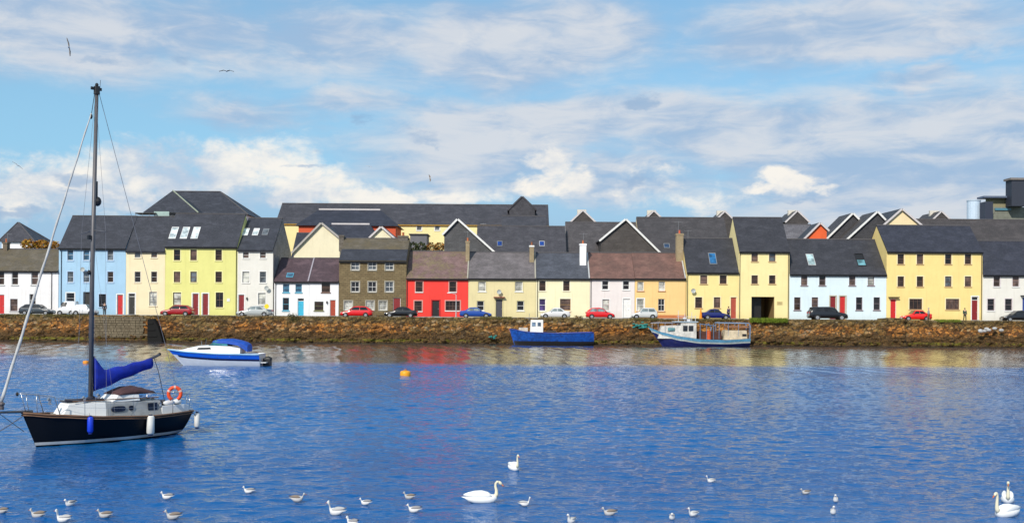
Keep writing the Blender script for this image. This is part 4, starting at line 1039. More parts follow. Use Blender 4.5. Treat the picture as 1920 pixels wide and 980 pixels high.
car('silver estate car parked before the light orange house', 1208, 592, 'L', 'estate', cp('car_silver_b', (.60,.62,.62)), Lpx=48, D=146.5, pale=True)
car('navy blue car parked before the low yellow house', 1341, 593, 'R', 'saloon', cp('car_navy', (.006,.012,.13)), Lpx=54, D=146.4)
car('big black off road car parked before the ice blue house', 1551, 594, 'R', 'suv', cp('car_black', (.006,.006,.008)), Lpx=72, D=146.2)
car('low red sports car parked under the broad window of the widest yellow house', 1717, 595, 'L', 'saloon', cp('car_bright_red', (.75,.012,.008)), Lpx=54, D=146.8)
car('black car partly out of the picture before the last white house', 1910, 598, 'L', 'hatch', cp('car_black', (.006,.006,.008)), Lpx=64, D=146.0)
# ---- people: one skinned body each, clothes as children
SKIN = m_paint('skin', (.50,.30,.22), .6)
def skin(name, nodes, edges, mat, parent, lvl=1):
    me = bpy.data.meshes.new(name); me.from_pydata([n[0] for n in nodes], edges, []); me.materials.append(mat)
    o = bpy.data.objects.new(name, me); COL.objects.link(o); o.parent = parent
    o.modifiers.new('skin', 'SKIN')
    me.skin_vertices.new() if not me.skin_vertices else None
    for i, n in enumerate(nodes):
        r = n[1]; me.skin_vertices[0].data[i].radius = (r, r) if not hasattr(r, '__len__') else r
        me.skin_vertices[0].data[i].use_root = (i == 0)
    s = o.modifiers.new('sub', 'SUBSURF'); s.levels = lvl; s.render_levels = lvl
    return o
def person(label, px, pyfoot, D, top, legs, hair, rot=0.0, stride=.25, h=1.72, z=ZG, bag=None):
    t = thing('person', label, 'person', (0,0,0), 'people on the quay road', local=True); k = h / 1.72
    V = lambda x, y, z: (x*k, y*k, z*k)
    N = [(V(0,0,.95), (.13,.10)), (V(0,0,1.15), (.12,.09)), (V(0,0,1.38), (.15,.10)), (V(0,0,1.50), .055), (V(0,0,1.60), (.078,.09)), (V(0,0,1.68), (.072,.085)),
         (V(0,.17,1.40), .055), (V(-.04,.23,1.14), .042), (V(.06,.24,.90), .033), (V(.09,.24,.80), .035),
         (V(0,-.17,1.40), .055), (V(.04,-.23,1.14), .042), (V(.12,-.24,.92), .033), (V(.16,-.24,.82), .035),
         (V(0,.09,.88), .085), (V(.5*stride,.09,.48), .060), (V(.55*stride,.09,.09), .042), (V(.55*stride+.14,.09,.04), .035),
         (V(0,-.09,.88), .085), (V(-.2*stride,-.09,.48), .060), (V(-.9*stride,-.09,.09), .042), (V(-.9*stride+.14,-.09,.04), .035)]
    Ed = [(0,1),(1,2),(2,3),(3,4),(4,5),(2,6),(6,7),(7,8),(8,9),(2,10),(10,11),(11,12),(12,13),(0,14),(14,15),(15,16),(16,17),(0,18),(18,19),(19,20),(20,21)]
    skin('body', N, Ed, SKIN, t)
    g = lambda i, e=.018: (N[i][0], tuple(r+e for r in N[i][1]) if hasattr(N[i][1], '__len__') else N[i][1]+e)
    idx = [1,0,2,6,7,8,10,11,12]; mp = {v:i for i,v in enumerate(idx)}
    skin('jacket', [g(i, .026) for i in idx], [(mp[a],mp[b_]) for a,b_ in [(0,1),(1,2),(2,6),(6,7),(7,8),(2,10),(10,11),(11,12)]], top, t)
    idx = [0,14,15,16,18,19,20]; mp = {v:i for i,v in enumerate(idx)}
    skin('trousers', [g(i) for i in idx], [(mp[a],mp[b_]) for a,b_ in [(0,14),(14,15),(15,16),(0,18),(18,19),(19,20)]], legs, t)
    mb = MB()
    for i in (17, 21):
        p = N[i][0]; mb.ball((p[0]-.04, p[1], .05), .14, .05, .05, 8, 5)
    mb.build('shoes', BLACK, t, smooth=True)
    mb = MB(); mb.ball(V(-.015,0,1.67), .10, .088, .10, 10, 6); mb.build('hair', hair, t, smooth=True)
    mb = MB()
    for s_ in (-1, 1): mb.ball(V(.088, s_*.032, 1.635), .008, .012, .008, 6, 4)
    mb.build('eyes', BLACK, t)
    mb = MB(); mb.ball(V(.10,0,1.60), .018, .013, .022, 6, 4); mb.build('nose', SKIN, t)
    if bag:
        mb = MB(); mb.box(.02, .30, .28, .36, .55, .80); mb.build('bag', bag, t, bevel=.02)
    t.location = (WX(px, pyfoot, D), D, z); t.rotation_euler.z = rot
HB = m_paint('hair_brown', (.05,.03,.02), .7); HG = m_paint('hair_grey', (.35,.34,.33), .7)
person('person in dark clothes standing at the sky blue house beside the yacht mast', 196, 588, 145.9, m_paint('cloth_black',(.02,.02,.025),.9), m_paint('cloth_charcoal',(.03,.03,.03),.9), HB, rot=-1.2, stride=.1)
person('person with grey hair and pale blue top beside the low red sports car', 1741, 596, 145.8, m_paint('cloth_greyblue',(.25,.28,.36),.9), m_paint('cloth_tan',(.22,.13,.08),.9), HG, rot=2.8)
person('person in a dark green coat walking near the arched doorway', 1809, 597, 147.7, m_paint('cloth_green',(.03,.07,.05),.9), m_paint('cloth_dark',(.02,.025,.03),.9), HB, rot=-1.5)
person('person in a navy jacket beside the navy car at the low yellow house', 1366, 594, 145.7, m_paint('cloth_navy',(.015,.02,.12),.9), m_paint('cloth_charcoal',(.03,.03,.03),.9), HB, rot=2.2)
# ---- street lamp, orange bollards, yellow sign, wall lamps
t = thing('street_lamp', 'pale grey street lamp before the bright red house', 'street lamp', (WX(855,592,145.5), 145.5, ZG))
xl = WX(855,592,145.5); zt = WZ(855, 551, 145.5)
mb = MB(); mb.tube([(xl,145.5,ZG),(xl,145.5,ZG+.9),(xl,145.5,zt-.1)], [.09,.07,.045], 8); mb.build('pole', LTG, t)
mb = MB(); mb.tube([(xl,145.5,zt-.15),(xl-.15,145.5,zt+.02),(xl-.6,145.5,zt+.12)], .035, 6); mb.build('arm', LTG, t)
mb = MB(); mb.ball((xl-.85,145.5,zt+.14), .36, .14, .09, 10, 5); mb.build('lamp_head', m_paint('lamp_white',(.72,.72,.70),.4), t, smooth=True)
t = thing('road_sign', 'round yellow sign on a short post beside the silver grey car', 'sign', (WX(500,590,145.3), 145.3, ZG))
xs_, zs_ = W(500, 574, 145.3)
mb = MB(); mb.tube([(xs_,145.33,ZG),(xs_,145.33,zs_)], .03, 6); mb.build('post', GREYM, t)
mb = MB(); mb.tube([(xs_,145.27,zs_),(xs_,145.30,zs_)], .30, 20); mb.build('sign_disc', m_paint('sign_yellow',(.80,.62,.01),.5), t)
t = thing('traffic_cone', 'orange marker standing left of the navy car', 'marker', (WX(1314,596,145.4), 145.4, ZG))
xs_, zs_ = W(1314, 578, 145.4)
mb = MB(); mb.tube([(xs_,145.4,ZG+.02),(xs_,145.4,ZG+.06)], .22, 12); mb.build('base', BLACK, t)
mb = MB(); mb.tube([(xs_,145.4,ZG+.05),(xs_,145.4,zs_)], [.20,.07], 12); mb.build('cone', m_paint('cone_orange',(.85,.28,.01),.6), t)
t = thing('wall_plaque', 'small cream plaque on the wall right of the archway', 'plaque', (WX(1462,568,149.9), 149.93, WZ(1462,568,149.9)))
xs_, zs_ = W(1462, 568, 149.93)
mb = MB(); mb.box(xs_-.38, xs_+.38, 149.95, 149.985, zs_-.22, zs_+.22); pl = mb.build('plate', m_paint('plaque',(.62,.50,.22),.6), t)
mb = MB()
for k in range(3): mb.box(xs_-.28, xs_+.28, 149.945, 149.949, zs_-.14+k*.11, zs_-.11+k*.11)
mb.build('line_of_lettering', BRF, t)
for px, py, lb in ((613,567,'small black lantern left of the rust red door'),(1674,0,None),(428,562,'small white sign on the lime green wall'),(463,560,'small dark lantern right of the dark red door of the off white house')):
    if lb is None: continue
    xs_, zs_ = W(px, py, 149.9); dark = 'lantern' in lb
    t = thing('wall_lantern' if dark else 'wall_sign', lb, 'lantern' if dark else 'sign', (xs_, 149.97, zs_))
    mb = MB()
    if dark:
        mb.tube([(xs_,149.86,zs_-.16),(xs_,149.86,zs_+.12),(xs_,149.86,zs_+.2)], [.07,.11,.02], 8); mb.build('lantern_body', BLACK, t)
        mb = MB(); mb.box(xs_-.02, xs_+.02, 149.80, 149.985, zs_+.2, zs_+.24); mb.build('bracket', BLACK, t)
    else:
        mb.box(xs_-.2, xs_+.2, 149.95, 149.985, zs_-.2, zs_+.2); mb.build('plate', WHITE, t)
# ================================================================== BOATS
def interp(tab, t):
    for (a, va), (b_, vb) in zip(tab, tab[1:]):
        if t <= b_: 
            u = (t-a)/(b_-a); u = u*u*(3-2*u)*.5 + u*.5; return va + (vb-va)*u
    return tab[-1][1]
class Hull:
    """x from transom (-L/2) to stem (+L/2); tables of half-breadth, sheer and keel over t = 0..1"""
    def __init__(s, L, beam, sheer, keel, rake=.5, full=.42, trake=0.0, n=26, bowp=.9):
        s.L, s.b, s.sh, s.k, s.rake, s.full, s.tr, s.n, s.bp = L, beam, sheer, keel, rake, full, trake, n, bowp
    def pt(s, t, z, side=1):
        zs, zk = interp(s.sh, t), interp(s.k, t); z = min(z, zs)
        q = max(0, (z - zk) / (zs - zk)); p = s.full + (s.bp - s.full) * t**3
        y = interp(s.b, t) * q ** p
        x = (t - .5) * s.L - s.rake * (zs - z) * t**5 + s.tr * (zs - z) * (1-t)**5
        return Vector((x, side * y, z))
    def ring(s, t, m=8):
        zs, zk = interp(s.sh, t), interp(s.k, t)
        zz = [zk + (zs - zk) * (i/m)**1.4 for i in range(m+1)]
        return [s.pt(t, z, -1) for z in zz[::-1]] + [s.pt(t, z, 1) for z in zz[1:]]
    def shell(s, mb, m=0):
        rs = [s.ring(i/s.n) for i in range(s.n+1)]; mb.rings(rs, False, m, closed=False)
        mb.add(rs[0], [tuple(range(len(rs[0])))], m)
    def deck(s, mb, dz=-.06, t0=0.0, t1=1.0, m=0, inset=.02):
        a = []; n = 20
        for i in range(n+1):
            t = t0 + (t1-t0)*i/n; z = interp(s.sh, t) + dz; p = s.pt(t, z, 1); q = s.pt(t, z, -1)
            y = max(p.y - inset, .005); a += [(p.x, y, z), (q.x, -y, z)]
        mb.add(a, [(2*i, 2*i+1, 2*i+3, 2*i+2) for i in range(n)], m)
    def strip(s, mb, z0, z1, off=.012, t0=0.0, t1=1.0, rel=False, m=0, sides=(1,-1)):
        n = 30
        for sd_ in sides:
            vs = []; K = 6
            for i in range(n+1):
                t = t0 + (t1-t0)*i/n; zs = interp(s.sh, t)
                for q in range(K+1):
                    z = z0 + (z1-z0)*q/K + (zs if rel else 0)
                    p = s.pt(t, z, sd_); vs.append((p.x + (off if t > .97 else 0), p.y + sd_*off, z))
            w_ = K+1
            mb.add(vs, [((w_*i+q, w_*(i+1)+q, w_*(i+1)+q+1, w_*i+q+1) if sd_ > 0 else (w_*i+q, w_*i+q+1, w_*(i+1)+q+1, w_*(i+1)+q))[::-1] for i in range(n) for q in range(K)], m)
    def rail(s, mb, dz, r, t0=0.0, t1=1.0, n=24, out=0.0, sides=(1,-1)):
        for sd_ in sides:
            mb.tube([(lambda p: (p.x, p.y + sd_*out, p.z + dz))(s.pt(t0+(t1-t0)*i/n, 9, sd_)) for i in range(n+1)], r, 6)
def taper_box(mb, x0, x1, w0, w1, z0, z1, top=.85, sl0=0.0, sl1=0.0, crown=.04, m=0, zt0=None):
    """cabin block: half widths w0 (at x0) .. w1 (at x1), sloped ends, cambered top"""
    rs = []
    zt0 = z1 if zt0 is None else zt0
    for x, xt, w_, zt in ((x0, x0+sl0, w0, zt0), (x1, x1-sl1, w1, z1)):
        rs.append([(x, -w_, z0), (x, w_, z0), (xt, w_*top, zt-crown), (xt, w_*top*.5, zt), (xt, -w_*top*.5, zt), (xt, -w_*top, zt-crown)])
    mb.rings(rs, True, m)
def place(t, x, y, heading, z=0.0): t.location = (x, y, z); t.rotation_euler = (0, 0, heading)
GEL = m_paint('gelcoat_white', (.78,.78,.76), .3, .05, coat=.3); GELG = m_paint('gelcoat_grey', (.33,.34,.34), .5, .2)
STEEL = m_paint('stainless', (.45,.46,.48), .25, metal=.8); ALU = m_paint('mast_alloy', (.12,.115,.12), .45, .1, metal=.3); ROPE = m_paint('rope', (.30,.28,.24), .9)
TEAK = m_paint('teak', (.19,.10,.055), .7, .25); WIRE = m_paint('rigging_wire', (.22,.22,.24), .5)
NAVY = m_paint('hull_navy_black', (.003,.0035,.006), .5, .1); NAVY.node_tree.nodes['Principled BSDF'].inputs['Specular IOR Level'].default_value = .25
# ---------------------------------------------------------------- moored yacht
Sx, Sy, Tx, Ty = -16.24, 37.2, -12.37, 42.2
L = math.hypot(Sx-Tx, Sy-Ty); hd = math.atan2(Sy-Ty, Sx-Tx); cx, cy = (Sx+Tx)/2, (Sy+Ty)/2
HU = Vector((math.cos(hd), math.sin(hd)))
rr_y = random.Random(12); mx0 = L/2 - 2.35
xl_ = lambda s: L/2 - s            # metres aft of the stem -> local x
ya = thing('sailing_yacht', 'moored sailing yacht with a black hull, tall bare mast and blue sail cover', 'yacht', (0,0,0), local=True)
hu = Hull(L, [(0,.62),(.2,.92),(.45,1.08),(.7,.90),(.88,.48),(1,.03)], [(0,.84),(.3,.82),(.6,.92),(.85,1.06),(1,1.17)], [(0,.02),(.15,-.25),(.4,-.5),(.8,-.45),(1,-.15)], rake=.42, full=.40, trake=.30)
mb = MB(); hu.shell(mb); mb.build('hull', NAVY, ya, smooth=True)
mb = MB(); hu.strip(mb, .05, .15, .010); mb.build('boot_stripe', m_paint('boot_white',(.55,.56,.55),.4), ya)
mb = MB(); hu.deck(mb, -.05); mb.build('deck', GELG, ya)
mb = MB(); hu.rail(mb, .0, .035, out=.012); hu.rail(mb, -.075, .022, out=.015)
p_, q_ = hu.pt(0,9,1), hu.pt(0,9,-1); mb.tube([p_, q_], .035, 6); mb.build('rubbing_strake', TEAK, ya, smooth=True)
# coachroof, white forward and weathered grey aft
mb = MB(); taper_box(mb, xl_(2.75), xl_(1.15), .62, .34, .86, 1.44, .86, 0, .35, .05, zt0=1.42); cr = mb.build('coachroof', GEL, ya, bevel=.02)
mb = MB(); taper_box(mb, xl_(5.0), xl_(2.752), .66, .64, .78, 1.40, .84, .05, 0, .05, zt0=1.36); ca = mb.build('cabin_side', GELG, ya, bevel=.02)
for s_, wd, hh_ in ((2.92, .55, .20), (3.62, .17, .17), (4.35, .46, .32)):
    for sd_ in (1, -1):
        mb = MB(); x_ = xl_(s_+wd/2); yb = sd_ * .612
        n_ = 12 if hh_ < .3 else 4
        pts = [(x_+wd/2*math.copysign(abs(math.cos(2*PI*i/n_+PI/4*(n_==4)))**.6, math.cos(2*PI*i/n_+PI/4*(n_==4))), 1.13+hh_/2*math.copysign(abs(math.sin(2*PI*i/n_+PI/4*(n_==4)))**.6, math.sin(2*PI*i/n_+PI/4*(n_==4)))) for i in range(n_)]
        mb.prism_xz(pts, min(yb*.96, yb*1.03), max(yb*.96, yb*1.03)); w_ = mb.build('cabin_window', m_glass('navy_pane',(.008,.012,.035),.05), ca)
mb = MB(); mb.box(xl_(1.9), xl_(1.45), -.22, .22, 1.44, 1.50); mb.build('fore_hatch', m_paint('hatch_smoke',(.06,.06,.07),.2), ya, bevel=.01)
# raised doghouse and folded maroon hood
mb = MB(); taper_box(mb, xl_(4.1), xl_(3.05), .56, .50, 1.36, 1.66, .86, 0, .28, .05); mb.build('doghouse', GEL, ya, bevel=.02)
mb = MB()
rs = []
for i in range(9):
    u = i/8; x_ = xl_(3.3 + 1.45*u); hh_ = .10 + .17*math.sin(PI*min(1, u*1.1))**.7
    rs.append([(x_, .52*math.cos(a)*(1-.08*math.sin(5*u+a*3)), 1.60 + hh_*math.sin(a)*(1+.1*math.sin(7*a+9*u))) for a in [PI*k/9 for k in range(10)]] )
mb.rings(rs, True); mb.build('spray_hood', m_paint('canvas_maroon',(.075,.035,.038),.9,.2), ya, smooth=True)
mb = MB(); mb.tube([(xl_(1.35)+.14*math.cos(a)*(1+.1*k), -.30+.14*math.sin(a)*(1+.1*k), .98+.03*k) for k in range(3) for a in [2*PI*q/12 for q in range(12)]], .02, 5); mb.build('coiled_rope', ROPE, ya)
mb = MB(); mb.ball((mx0, .18, 1.50), .14, .10, .10); mb.ball((mx0-.25, -.12, 1.52), .12, .14, .08); mb.tube([(xl_(2.8),.30,1.46),(xl_(1.4),.22,1.52)], .045, 6); mb.build('deck_bags', m_paint('bag_dark',(.03,.03,.045),.9), ya, smooth=True)
mb = MB()
for s_, yy in ((2.05,.34),(3.0,-.3),(.9,.12)): mb.tube([(xl_(s_),yy,1.40),(xl_(s_),yy,1.56),(xl_(s_)+.06,yy,1.60)], [.05,.05,.06], 8)
mb.build('cowl_vents', STEEL, ya)
mb = MB()
for sd_ in (1,-1): mb.tube([(xl_(4.9),sd_*.50,1.43),(xl_(3.9),sd_*.52,1.46),(xl_(2.9),sd_*.50,1.47),(xl_(1.6),sd_*.36,1.47)], .018, 5)
mb.build('handrail', TEAK, ya)
mb = MB()
for k in range(7): mb.tube([(xl_(4.3)+rr_y.uniform(-.5,.5), rr_y.uniform(-.5,.5), 1.42),(xl_(5.0)+rr_y.uniform(-.3,.3), rr_y.uniform(-.6,.6), 1.18)], .014, 4)
mb.ball((xl_(5.05),.28,1.22),.16,.12,.12); mb.ball((xl_(5.6),-.3,1.15),.2,.15,.12); mb.build('cockpit_gear', m_paint('gear_grey',(.10,.10,.12),.9,.4), ya, smooth=True)
# cockpit: coamings, tiller, gear
mb = MB()
for sd_ in (1,-1): mb.box(xl_(6.05), xl_(4.95), sd_*.60-.05, sd_*.60+.05, .78, 1.12)
mb.box(xl_(6.15), xl_(6.05), -.62, .62, .78, 1.08); mb.build('cockpit_coaming', GEL, ya, bevel=.015)
mb = MB(); mb.ball((xl_(5.35), .50, 1.20), .26, .14, .10); mb.ball((xl_(5.8), .35, 1.20), .18, .16, .11); mb.build('cushions', m_paint('cushion_white',(.68,.70,.72),.8), ya, smooth=True)
mb = MB(); mb.tube([(xl_(6.2), 0, 1.02),(xl_(5.6),0,1.18),(xl_(5.2),0,1.2)], [.03,.025,.02], 6); mb.build('tiller', TEAK, ya)
for s_, yy in ((4.9,.60),(4.9,-.60)):
    mb = MB(); mb.tube([(xl_(s_),yy,1.12),(xl_(s_),yy,1.20),(xl_(s_),yy,1.24)], [.06,.045,.055], 10); mb.build('winch', STEEL, ya)
# bowsprit, pulpit, pushpit, guard rails
mb = MB(); mb.tube([(xl_(.35),0,1.20),(xl_(-.85),0,1.25)], [.05,.035], 8); mb.tube([(xl_(-.80),0,1.22),(xl_(.06),0,.55)], .012, 5); mb.build('bowsprit', ALU, ya)
mb = MB(); zr = 1.78
fp = [(xl_(1.05),.52,1.04),(xl_(.85),.50,zr-.1),(xl_(.3),.34,zr),(xl_(-.12),.14,zr+.04),(xl_(-.18),0,zr+.04),(xl_(-.12),-.14,zr+.04),(xl_(.3),-.34,zr),(xl_(.85),-.50,zr-.1),(xl_(1.05),-.52,1.04)]
mb.tube(fp, .016, 6); mb.tube([(xl_(.3),.34,zr),(xl_(.38),.26,1.1)], .014, 5); mb.tube([(xl_(.3),-.34,zr),(xl_(.38),-.26,1.1)], .014, 5)
mb.tube([(xl_(-.10),.12,zr),(xl_(.10),.05,1.15)], .014, 5); mb.build('pulpit', STEEL, ya, smooth=True)
mb = MB(); mb.ball((xl_(-.18),0,zr+.03), .05,.05,.07); mb.build('bow_light', BLACK, ya)
mb = MB(); z2 = 1.45
pp = [(xl_(5.3),.80,.84),(xl_(5.3),.80,z2),(xl_(5.9),.66,z2+.03),(xl_(6.25),.50,z2+.03),(xl_(6.28),-.50,z2+.03),(xl_(5.9),-.66,z2+.03),(xl_(5.3),-.80,z2),(xl_(5.3),-.80,.84)]
mb.tube(pp, .015, 6)
for yy in (.50,-.50): mb.tube([(xl_(6.26),yy,z2),(xl_(6.22),yy,.86)], .014, 5)
mb.tube([(xl_(6.05),.60,z2),(xl_(6.05),.60,.86)], .014, 5); mb.build('pushpit', STEEL, ya, smooth=True)
mb = MB()
for sd_ in (1,-1):
    pts = []
    for t_ in (.30,.44,.58,.72):
        p = hu.pt(t_, 9, sd_); mb.tube([(p.x,p.y*.96,p.z-.03),(p.x,p.y*.94,p.z+.52)], .011, 5); pts.append((p.x,p.y*.94,p.z+.51))
    pts = [(xl_(5.3),sd_*.80,1.42)] + pts + [(xl_(.85),sd_*.50,1.66)]
    mb.tube(pts, .005, 4); mb.tube([(a,b_,c-.22) for a,b_,c in pts], .005, 4)
mb.build('guard_rail', STEEL, ya)
# mast
mx = xl_(2.49); mtop = 12.45
mb = MB(); mb.tube([(mx,0,1.38),(mx-.03,0,6.0),(mx-.16,0,mtop-.25)], [.085,.080,.062], 12); ms = mb.build('mast', ALU, ya, smooth=True)
mb = MB(); mb.tube([(mx-.16,0,mtop-.3),(mx-.16,0,mtop-.02)], [.11,.10], 8); mb.box(mx-.34, mx+.06, -.03, .03, mtop-.16, mtop-.06)
mb.ball((mx-.16,0,mtop+.03), .06,.06,.07); mb.tube([(mx-.28,0,mtop-.1),(mx-.30,0,mtop+.22)], .008, 4); mb.build('masthead', BLACK, ms)
mb = MB(); mb.tube([(mx-.07,-.75,7.3),(mx-.07,0,7.38),(mx-.07,.75,7.3)], .022, 6); mb.build('spreader', ALU, ms)
mb = MB(); mb.ball((mx-.22,0,8.4), .13,.13,.17); mb.box(mx-.20,mx-.08,-.04,.04,8.35,9.1); mb.build('radar_reflector', BLACK, ms)
mb = MB(); mb.box(mx+.04,mx+.15,-.05,.05,7.05,7.2); mb.build('steaming_light', BLACK, ms); mb = MB(); mb.ball((mx+.10,0,5.9),.06,.06,.09); mb.build('deck_light', BLACK, ms)
# boom with blue cover (cover raised towards its aft end)
bx1 = xl_(5.28)
mb = MB(); mb.tube([(mx-.08,0,1.95),(bx1,0,2.96)], .05, 8); bo = mb.build('boom', ALU, ya)
mb = MB(); mb.ball((bx1,0,2.97),.06,.06,.06); mb.tube([(bx1+.25,0,2.88),(bx1+.1,.1,2.3),(xl_(5.45),.1,1.2)], .012, 4); mb.build('mainsheet', BLACK, bo)
rs = []; nseg = 22
for i in range(nseg+1):
    u = i/nseg; x_ = mx - .10 - (2.35)*u
    lin = lambda T: next(v0+(v1-v0)*(u-u0)/(u1-u0) for (u0,v0),(u1,v1) in zip(T,T[1:]) if u <= u1+1e-9)
    zb_ = lin([(0,1.74),(.15,1.82),(.5,2.12),(1,2.47)]) + .015*math.sin(17*u); zt = lin([(0,3.0),(.06,2.8),(.17,2.50),(.5,2.60),(1,2.85)]) + .02*math.sin(21*u)
    w_ = .11 + .07*math.sin(PI*min(1,u*1.3+.1))
    zc = (zb_+zt)/2; hh_ = (zt-zb_)/2
    rs.append([(x_, w_*math.cos(a)*(1+.12*math.sin(3*a+15*u)), zc + hh_*math.sin(a)) for a in [2*PI*k/12 for k in range(12)]])
mb = MB(); mb.rings(rs, True); mb.build('sail_cover', m_paint('canvas_blue',(.001,.020,.34),.9,.3), bo, smooth=True)
# furled headsail on its stay
fx0, fz0, fx1, fz1 = xl_(-.72), 1.60, mx+.05, mtop-1.0
rs_p = [(fx0+(fx1-fx0)*u, .012*math.sin(40*u), fz0+(fz1-fz0)*u) for u in [i/40 for i in range(41)]]
mb = MB(); mb.tube(rs_p, [.055 - .030*i/40 + .006*math.sin(i*1.9) for i in range(41)], 8); fs_ = mb.build('furled_headsail', m_paint('sail_pale',(.50,.50,.49),.8,.2), ya, smooth=True)
mb = MB(); mb.tube([(fx0,0,1.33),(fx0,0,1.45)], .085, 10); mb.ball((fx0,0,1.52),.11,.11,.08); mb.build('furling_drum', m_paint('drum',(.12,.10,.10),.5), fs_)
mb = MB(); mb.ball((fx1,0,fz1-.1),.05,.05,.10); mb.tube([(fx1,0,fz1-.1),(mx-.10,0,mtop-.15)], .012, 5); mb.build('top_swivel', BLACK, fs_)
# wires
mb = MB()
mb.tube([(mx-.22,0,mtop-.15),(xl_(6.25),0,1.0)], .009, 4)
for sd_ in (1,-1):
    p = hu.pt(.60, 9, sd_); mb.tube([(mx-.12,0,mtop-.3),(mx-.07,sd_*.75,7.3),(p.x,p.y*.95,p.z)], .005, 4)
    for t_ in (.55,.66): q = hu.pt(t_, 9, sd_); mb.tube([(mx-.07,0,7.2),(q.x,q.y*.95,q.z)], .0035, 4)
mb.build('stay_wires', WIRE, ya)
place(ya, cx, cy, hd)
yl = Matrix.Translation((cx, cy, 0)) @ Matrix.Rotation(hd, 4, 'Z')
def hung(name, label, t_, col, capm, zc, r=.075, h_=.27, group='fenders hung along the yacht side', stern=False):
    p = hu.pt(t_, zc, 1) if not stern else Vector((-L/2+.02, .66, zc)); top = hu.pt(t_, 9, 1)
    o_ = Vector((0, r+.02, 0)) if not stern else Vector((-.13, .05, 0))
    c_0 = yl @ (p + o_)
    f = thing(name, label, 'fender', (0,0,0), group, local=True)
    mb = MB(); mb.tube([(0,0,-h_),(0,0,-h_+.05),(0,0,h_-.05),(0,0,h_)], [r*.7, r, r, r*.7], 14); mb.build('fender_body', col, f, smooth=True)
    mb = MB(); mb.tube([(0,0,-h_-.05),(0,0,-h_)], r*.62, 8); mb.tube([(0,0,h_),(0,0,h_+.04)], r*.5, 8); mb.build('end_cap', capm, f)
    tw = yl @ (top + Vector((0,-.02,.12))) - c_0
    mb = MB(); mb.tube([(0,0,h_+.03), tuple(tw)], .009, 5); mb.build('rope', ROPE, f)
    f.location = c_0
hung('boat_fender', 'slim bright blue fender hanging at the forward side of the yacht', .70, m_paint('fender_blue',(.01,.05,.62),.4), m_paint('fender_blue_dark',(.01,.02,.2),.4), .70, .10, .27)
hung('boat_fender', 'fat white fender hanging amidships on the yacht', .335, m_paint('fender_white',(.72,.71,.66),.5,.12), m_paint('fender_navy',(.01,.015,.06),.5), .52, .135, .33)
hung('boat_fender', 'white fender with black tip hanging at the stern corner of the yacht', .02, MATS['fender_white'], MATS['fender_navy'], .50, .105, .27, stern=True)
# horseshoe lifebuoy on the rail
lb = thing('lifebuoy', 'orange red horseshoe lifebuoy on the yacht stern rail', 'lifebuoy', (0,0,0), local=True)
mb = MB(); mb.tube([(.25*math.cos(a), 0, .27*math.sin(a)) for a in [R(-62 + 304*i/24) for i in range(25)]], [.075]*25, 8); mb.build('ring', m_paint('buoy_orange',(.78,.075,.012),.6), lb, smooth=True)
mb = MB()
for a in (25, 90, 155):
    a = R(a); c0 = Vector((.25*math.cos(a),0,.27*math.sin(a))); d = Vector((-math.sin(a),0,math.cos(a)))
    mb.tube([c0-d*.04, c0+d*.04], .079, 8)
mb.build('reflective_band', m_paint('band_pale',(.70,.45,.38),.5), lb)
lp = yl @ Vector((xl_(5.35), .84, 1.55)); lb.location = lp; lb.scale = (.86,.86,.86); lb.rotation_euler.z = R(18)
# mooring line from the bow
bw = yl @ Vector((xl_(.1), .05, 1.14)); wx_, wy_ = -18.2, 34.6
mb = MB(); P_ = []
for i in range(13):
    u = i/12; P_.append((bw.x+(wx_-bw.x)*u, bw.y+(wy_-bw.y)*u, bw.z*(1-u) - .25*math.sin(PI*u) - .05*u))
mb.tube(P_, .014, 5); tag(mb.build('mooring_rope', m_paint('rope_dark',(.10,.09,.10),.9)), 'slack dark rope running from the yacht bow down into the water', 'rope')

# ---------------------------------------------------------------- speedboat
x0w, y0w = on_water(319, 684); x1w, y1w = on_water(488, 686)
sp = thing('cabin_speedboat', 'white cabin speedboat with a blue side stripe and blue canvas top', 'boat', (0,0,0), local=True)
hs = Hull(7.5, [(0,1.15),(.3,1.22),(.6,1.12),(.85,.62),(1,.04)], [(0,.98),(.4,1.02),(.75,1.14),(1,1.30)], [(0,-.35),(.6,-.4),(1,-.1)], rake=.95, full=.32)
mb = MB(); hs.shell(mb); mb.build('hull', m_paint('gel_speed',(.66,.69,.72),.25,.06,coat=.5), sp, smooth=True)
mb = MB(); hs.strip(mb, -.42, -.13, .014, .0, 1.0, rel=True); mb.build('blue_stripe', m_paint('stripe_blue',(.008,.10,.60),.25,.05,coat=.4), sp)
mb = MB(); hs.strip(mb, -.56, -.42, .020, .0, .92, rel=True); mb.build('dark_stripe', m_paint('stripe_navy',(.010,.010,.05),.3), sp)
mb = MB(); hs.rail(mb, -.06, .045, out=.01); mb.build('gunwale', m_paint('gunwale_lightblue',(.20,.45,.72),.4), sp, smooth=True)
mb = MB(); hs.deck(mb, -.03); mb.build('deck', GEL, sp)
mb = MB()
sect = [(-2.2,.98,.86,1.45),(-1.2,.98,.84,1.62),(.2,.92,.78,1.66),(1.2,.76,.60,1.58),(2.3,.42,.26,1.34),(2.9,.16,.08,1.20)]
mb.rings([[(x,-w0,1.0),(x,w0,1.0),(x,w1,z-.06),(x,w1*.5,z),(x,-w1*.5,z),(x,-w1,z-.06)] for x,w0,w1,z in sect], True); cb = mb.build('cabin', GEL, sp, smooth=False, bevel=.03)
for sd_ in (1,-1):
    mb = MB(); q = [(.1,sd_*.875,1.32),(1.25,sd_*.71,1.30),(1.15,sd_*.665,1.43),(.15,sd_*.83,1.47)]
    mb.quad_slab(q if sd_ < 0 else q[::-1], .03); mb.build('cabin_window', CGL, cb)
mb = MB(); q = [(.35,-.74,1.60),(.35,.74,1.60),(-.25,.68,2.02),(-.25,-.68,2.02)]; mb.quad_slab(q, .02)
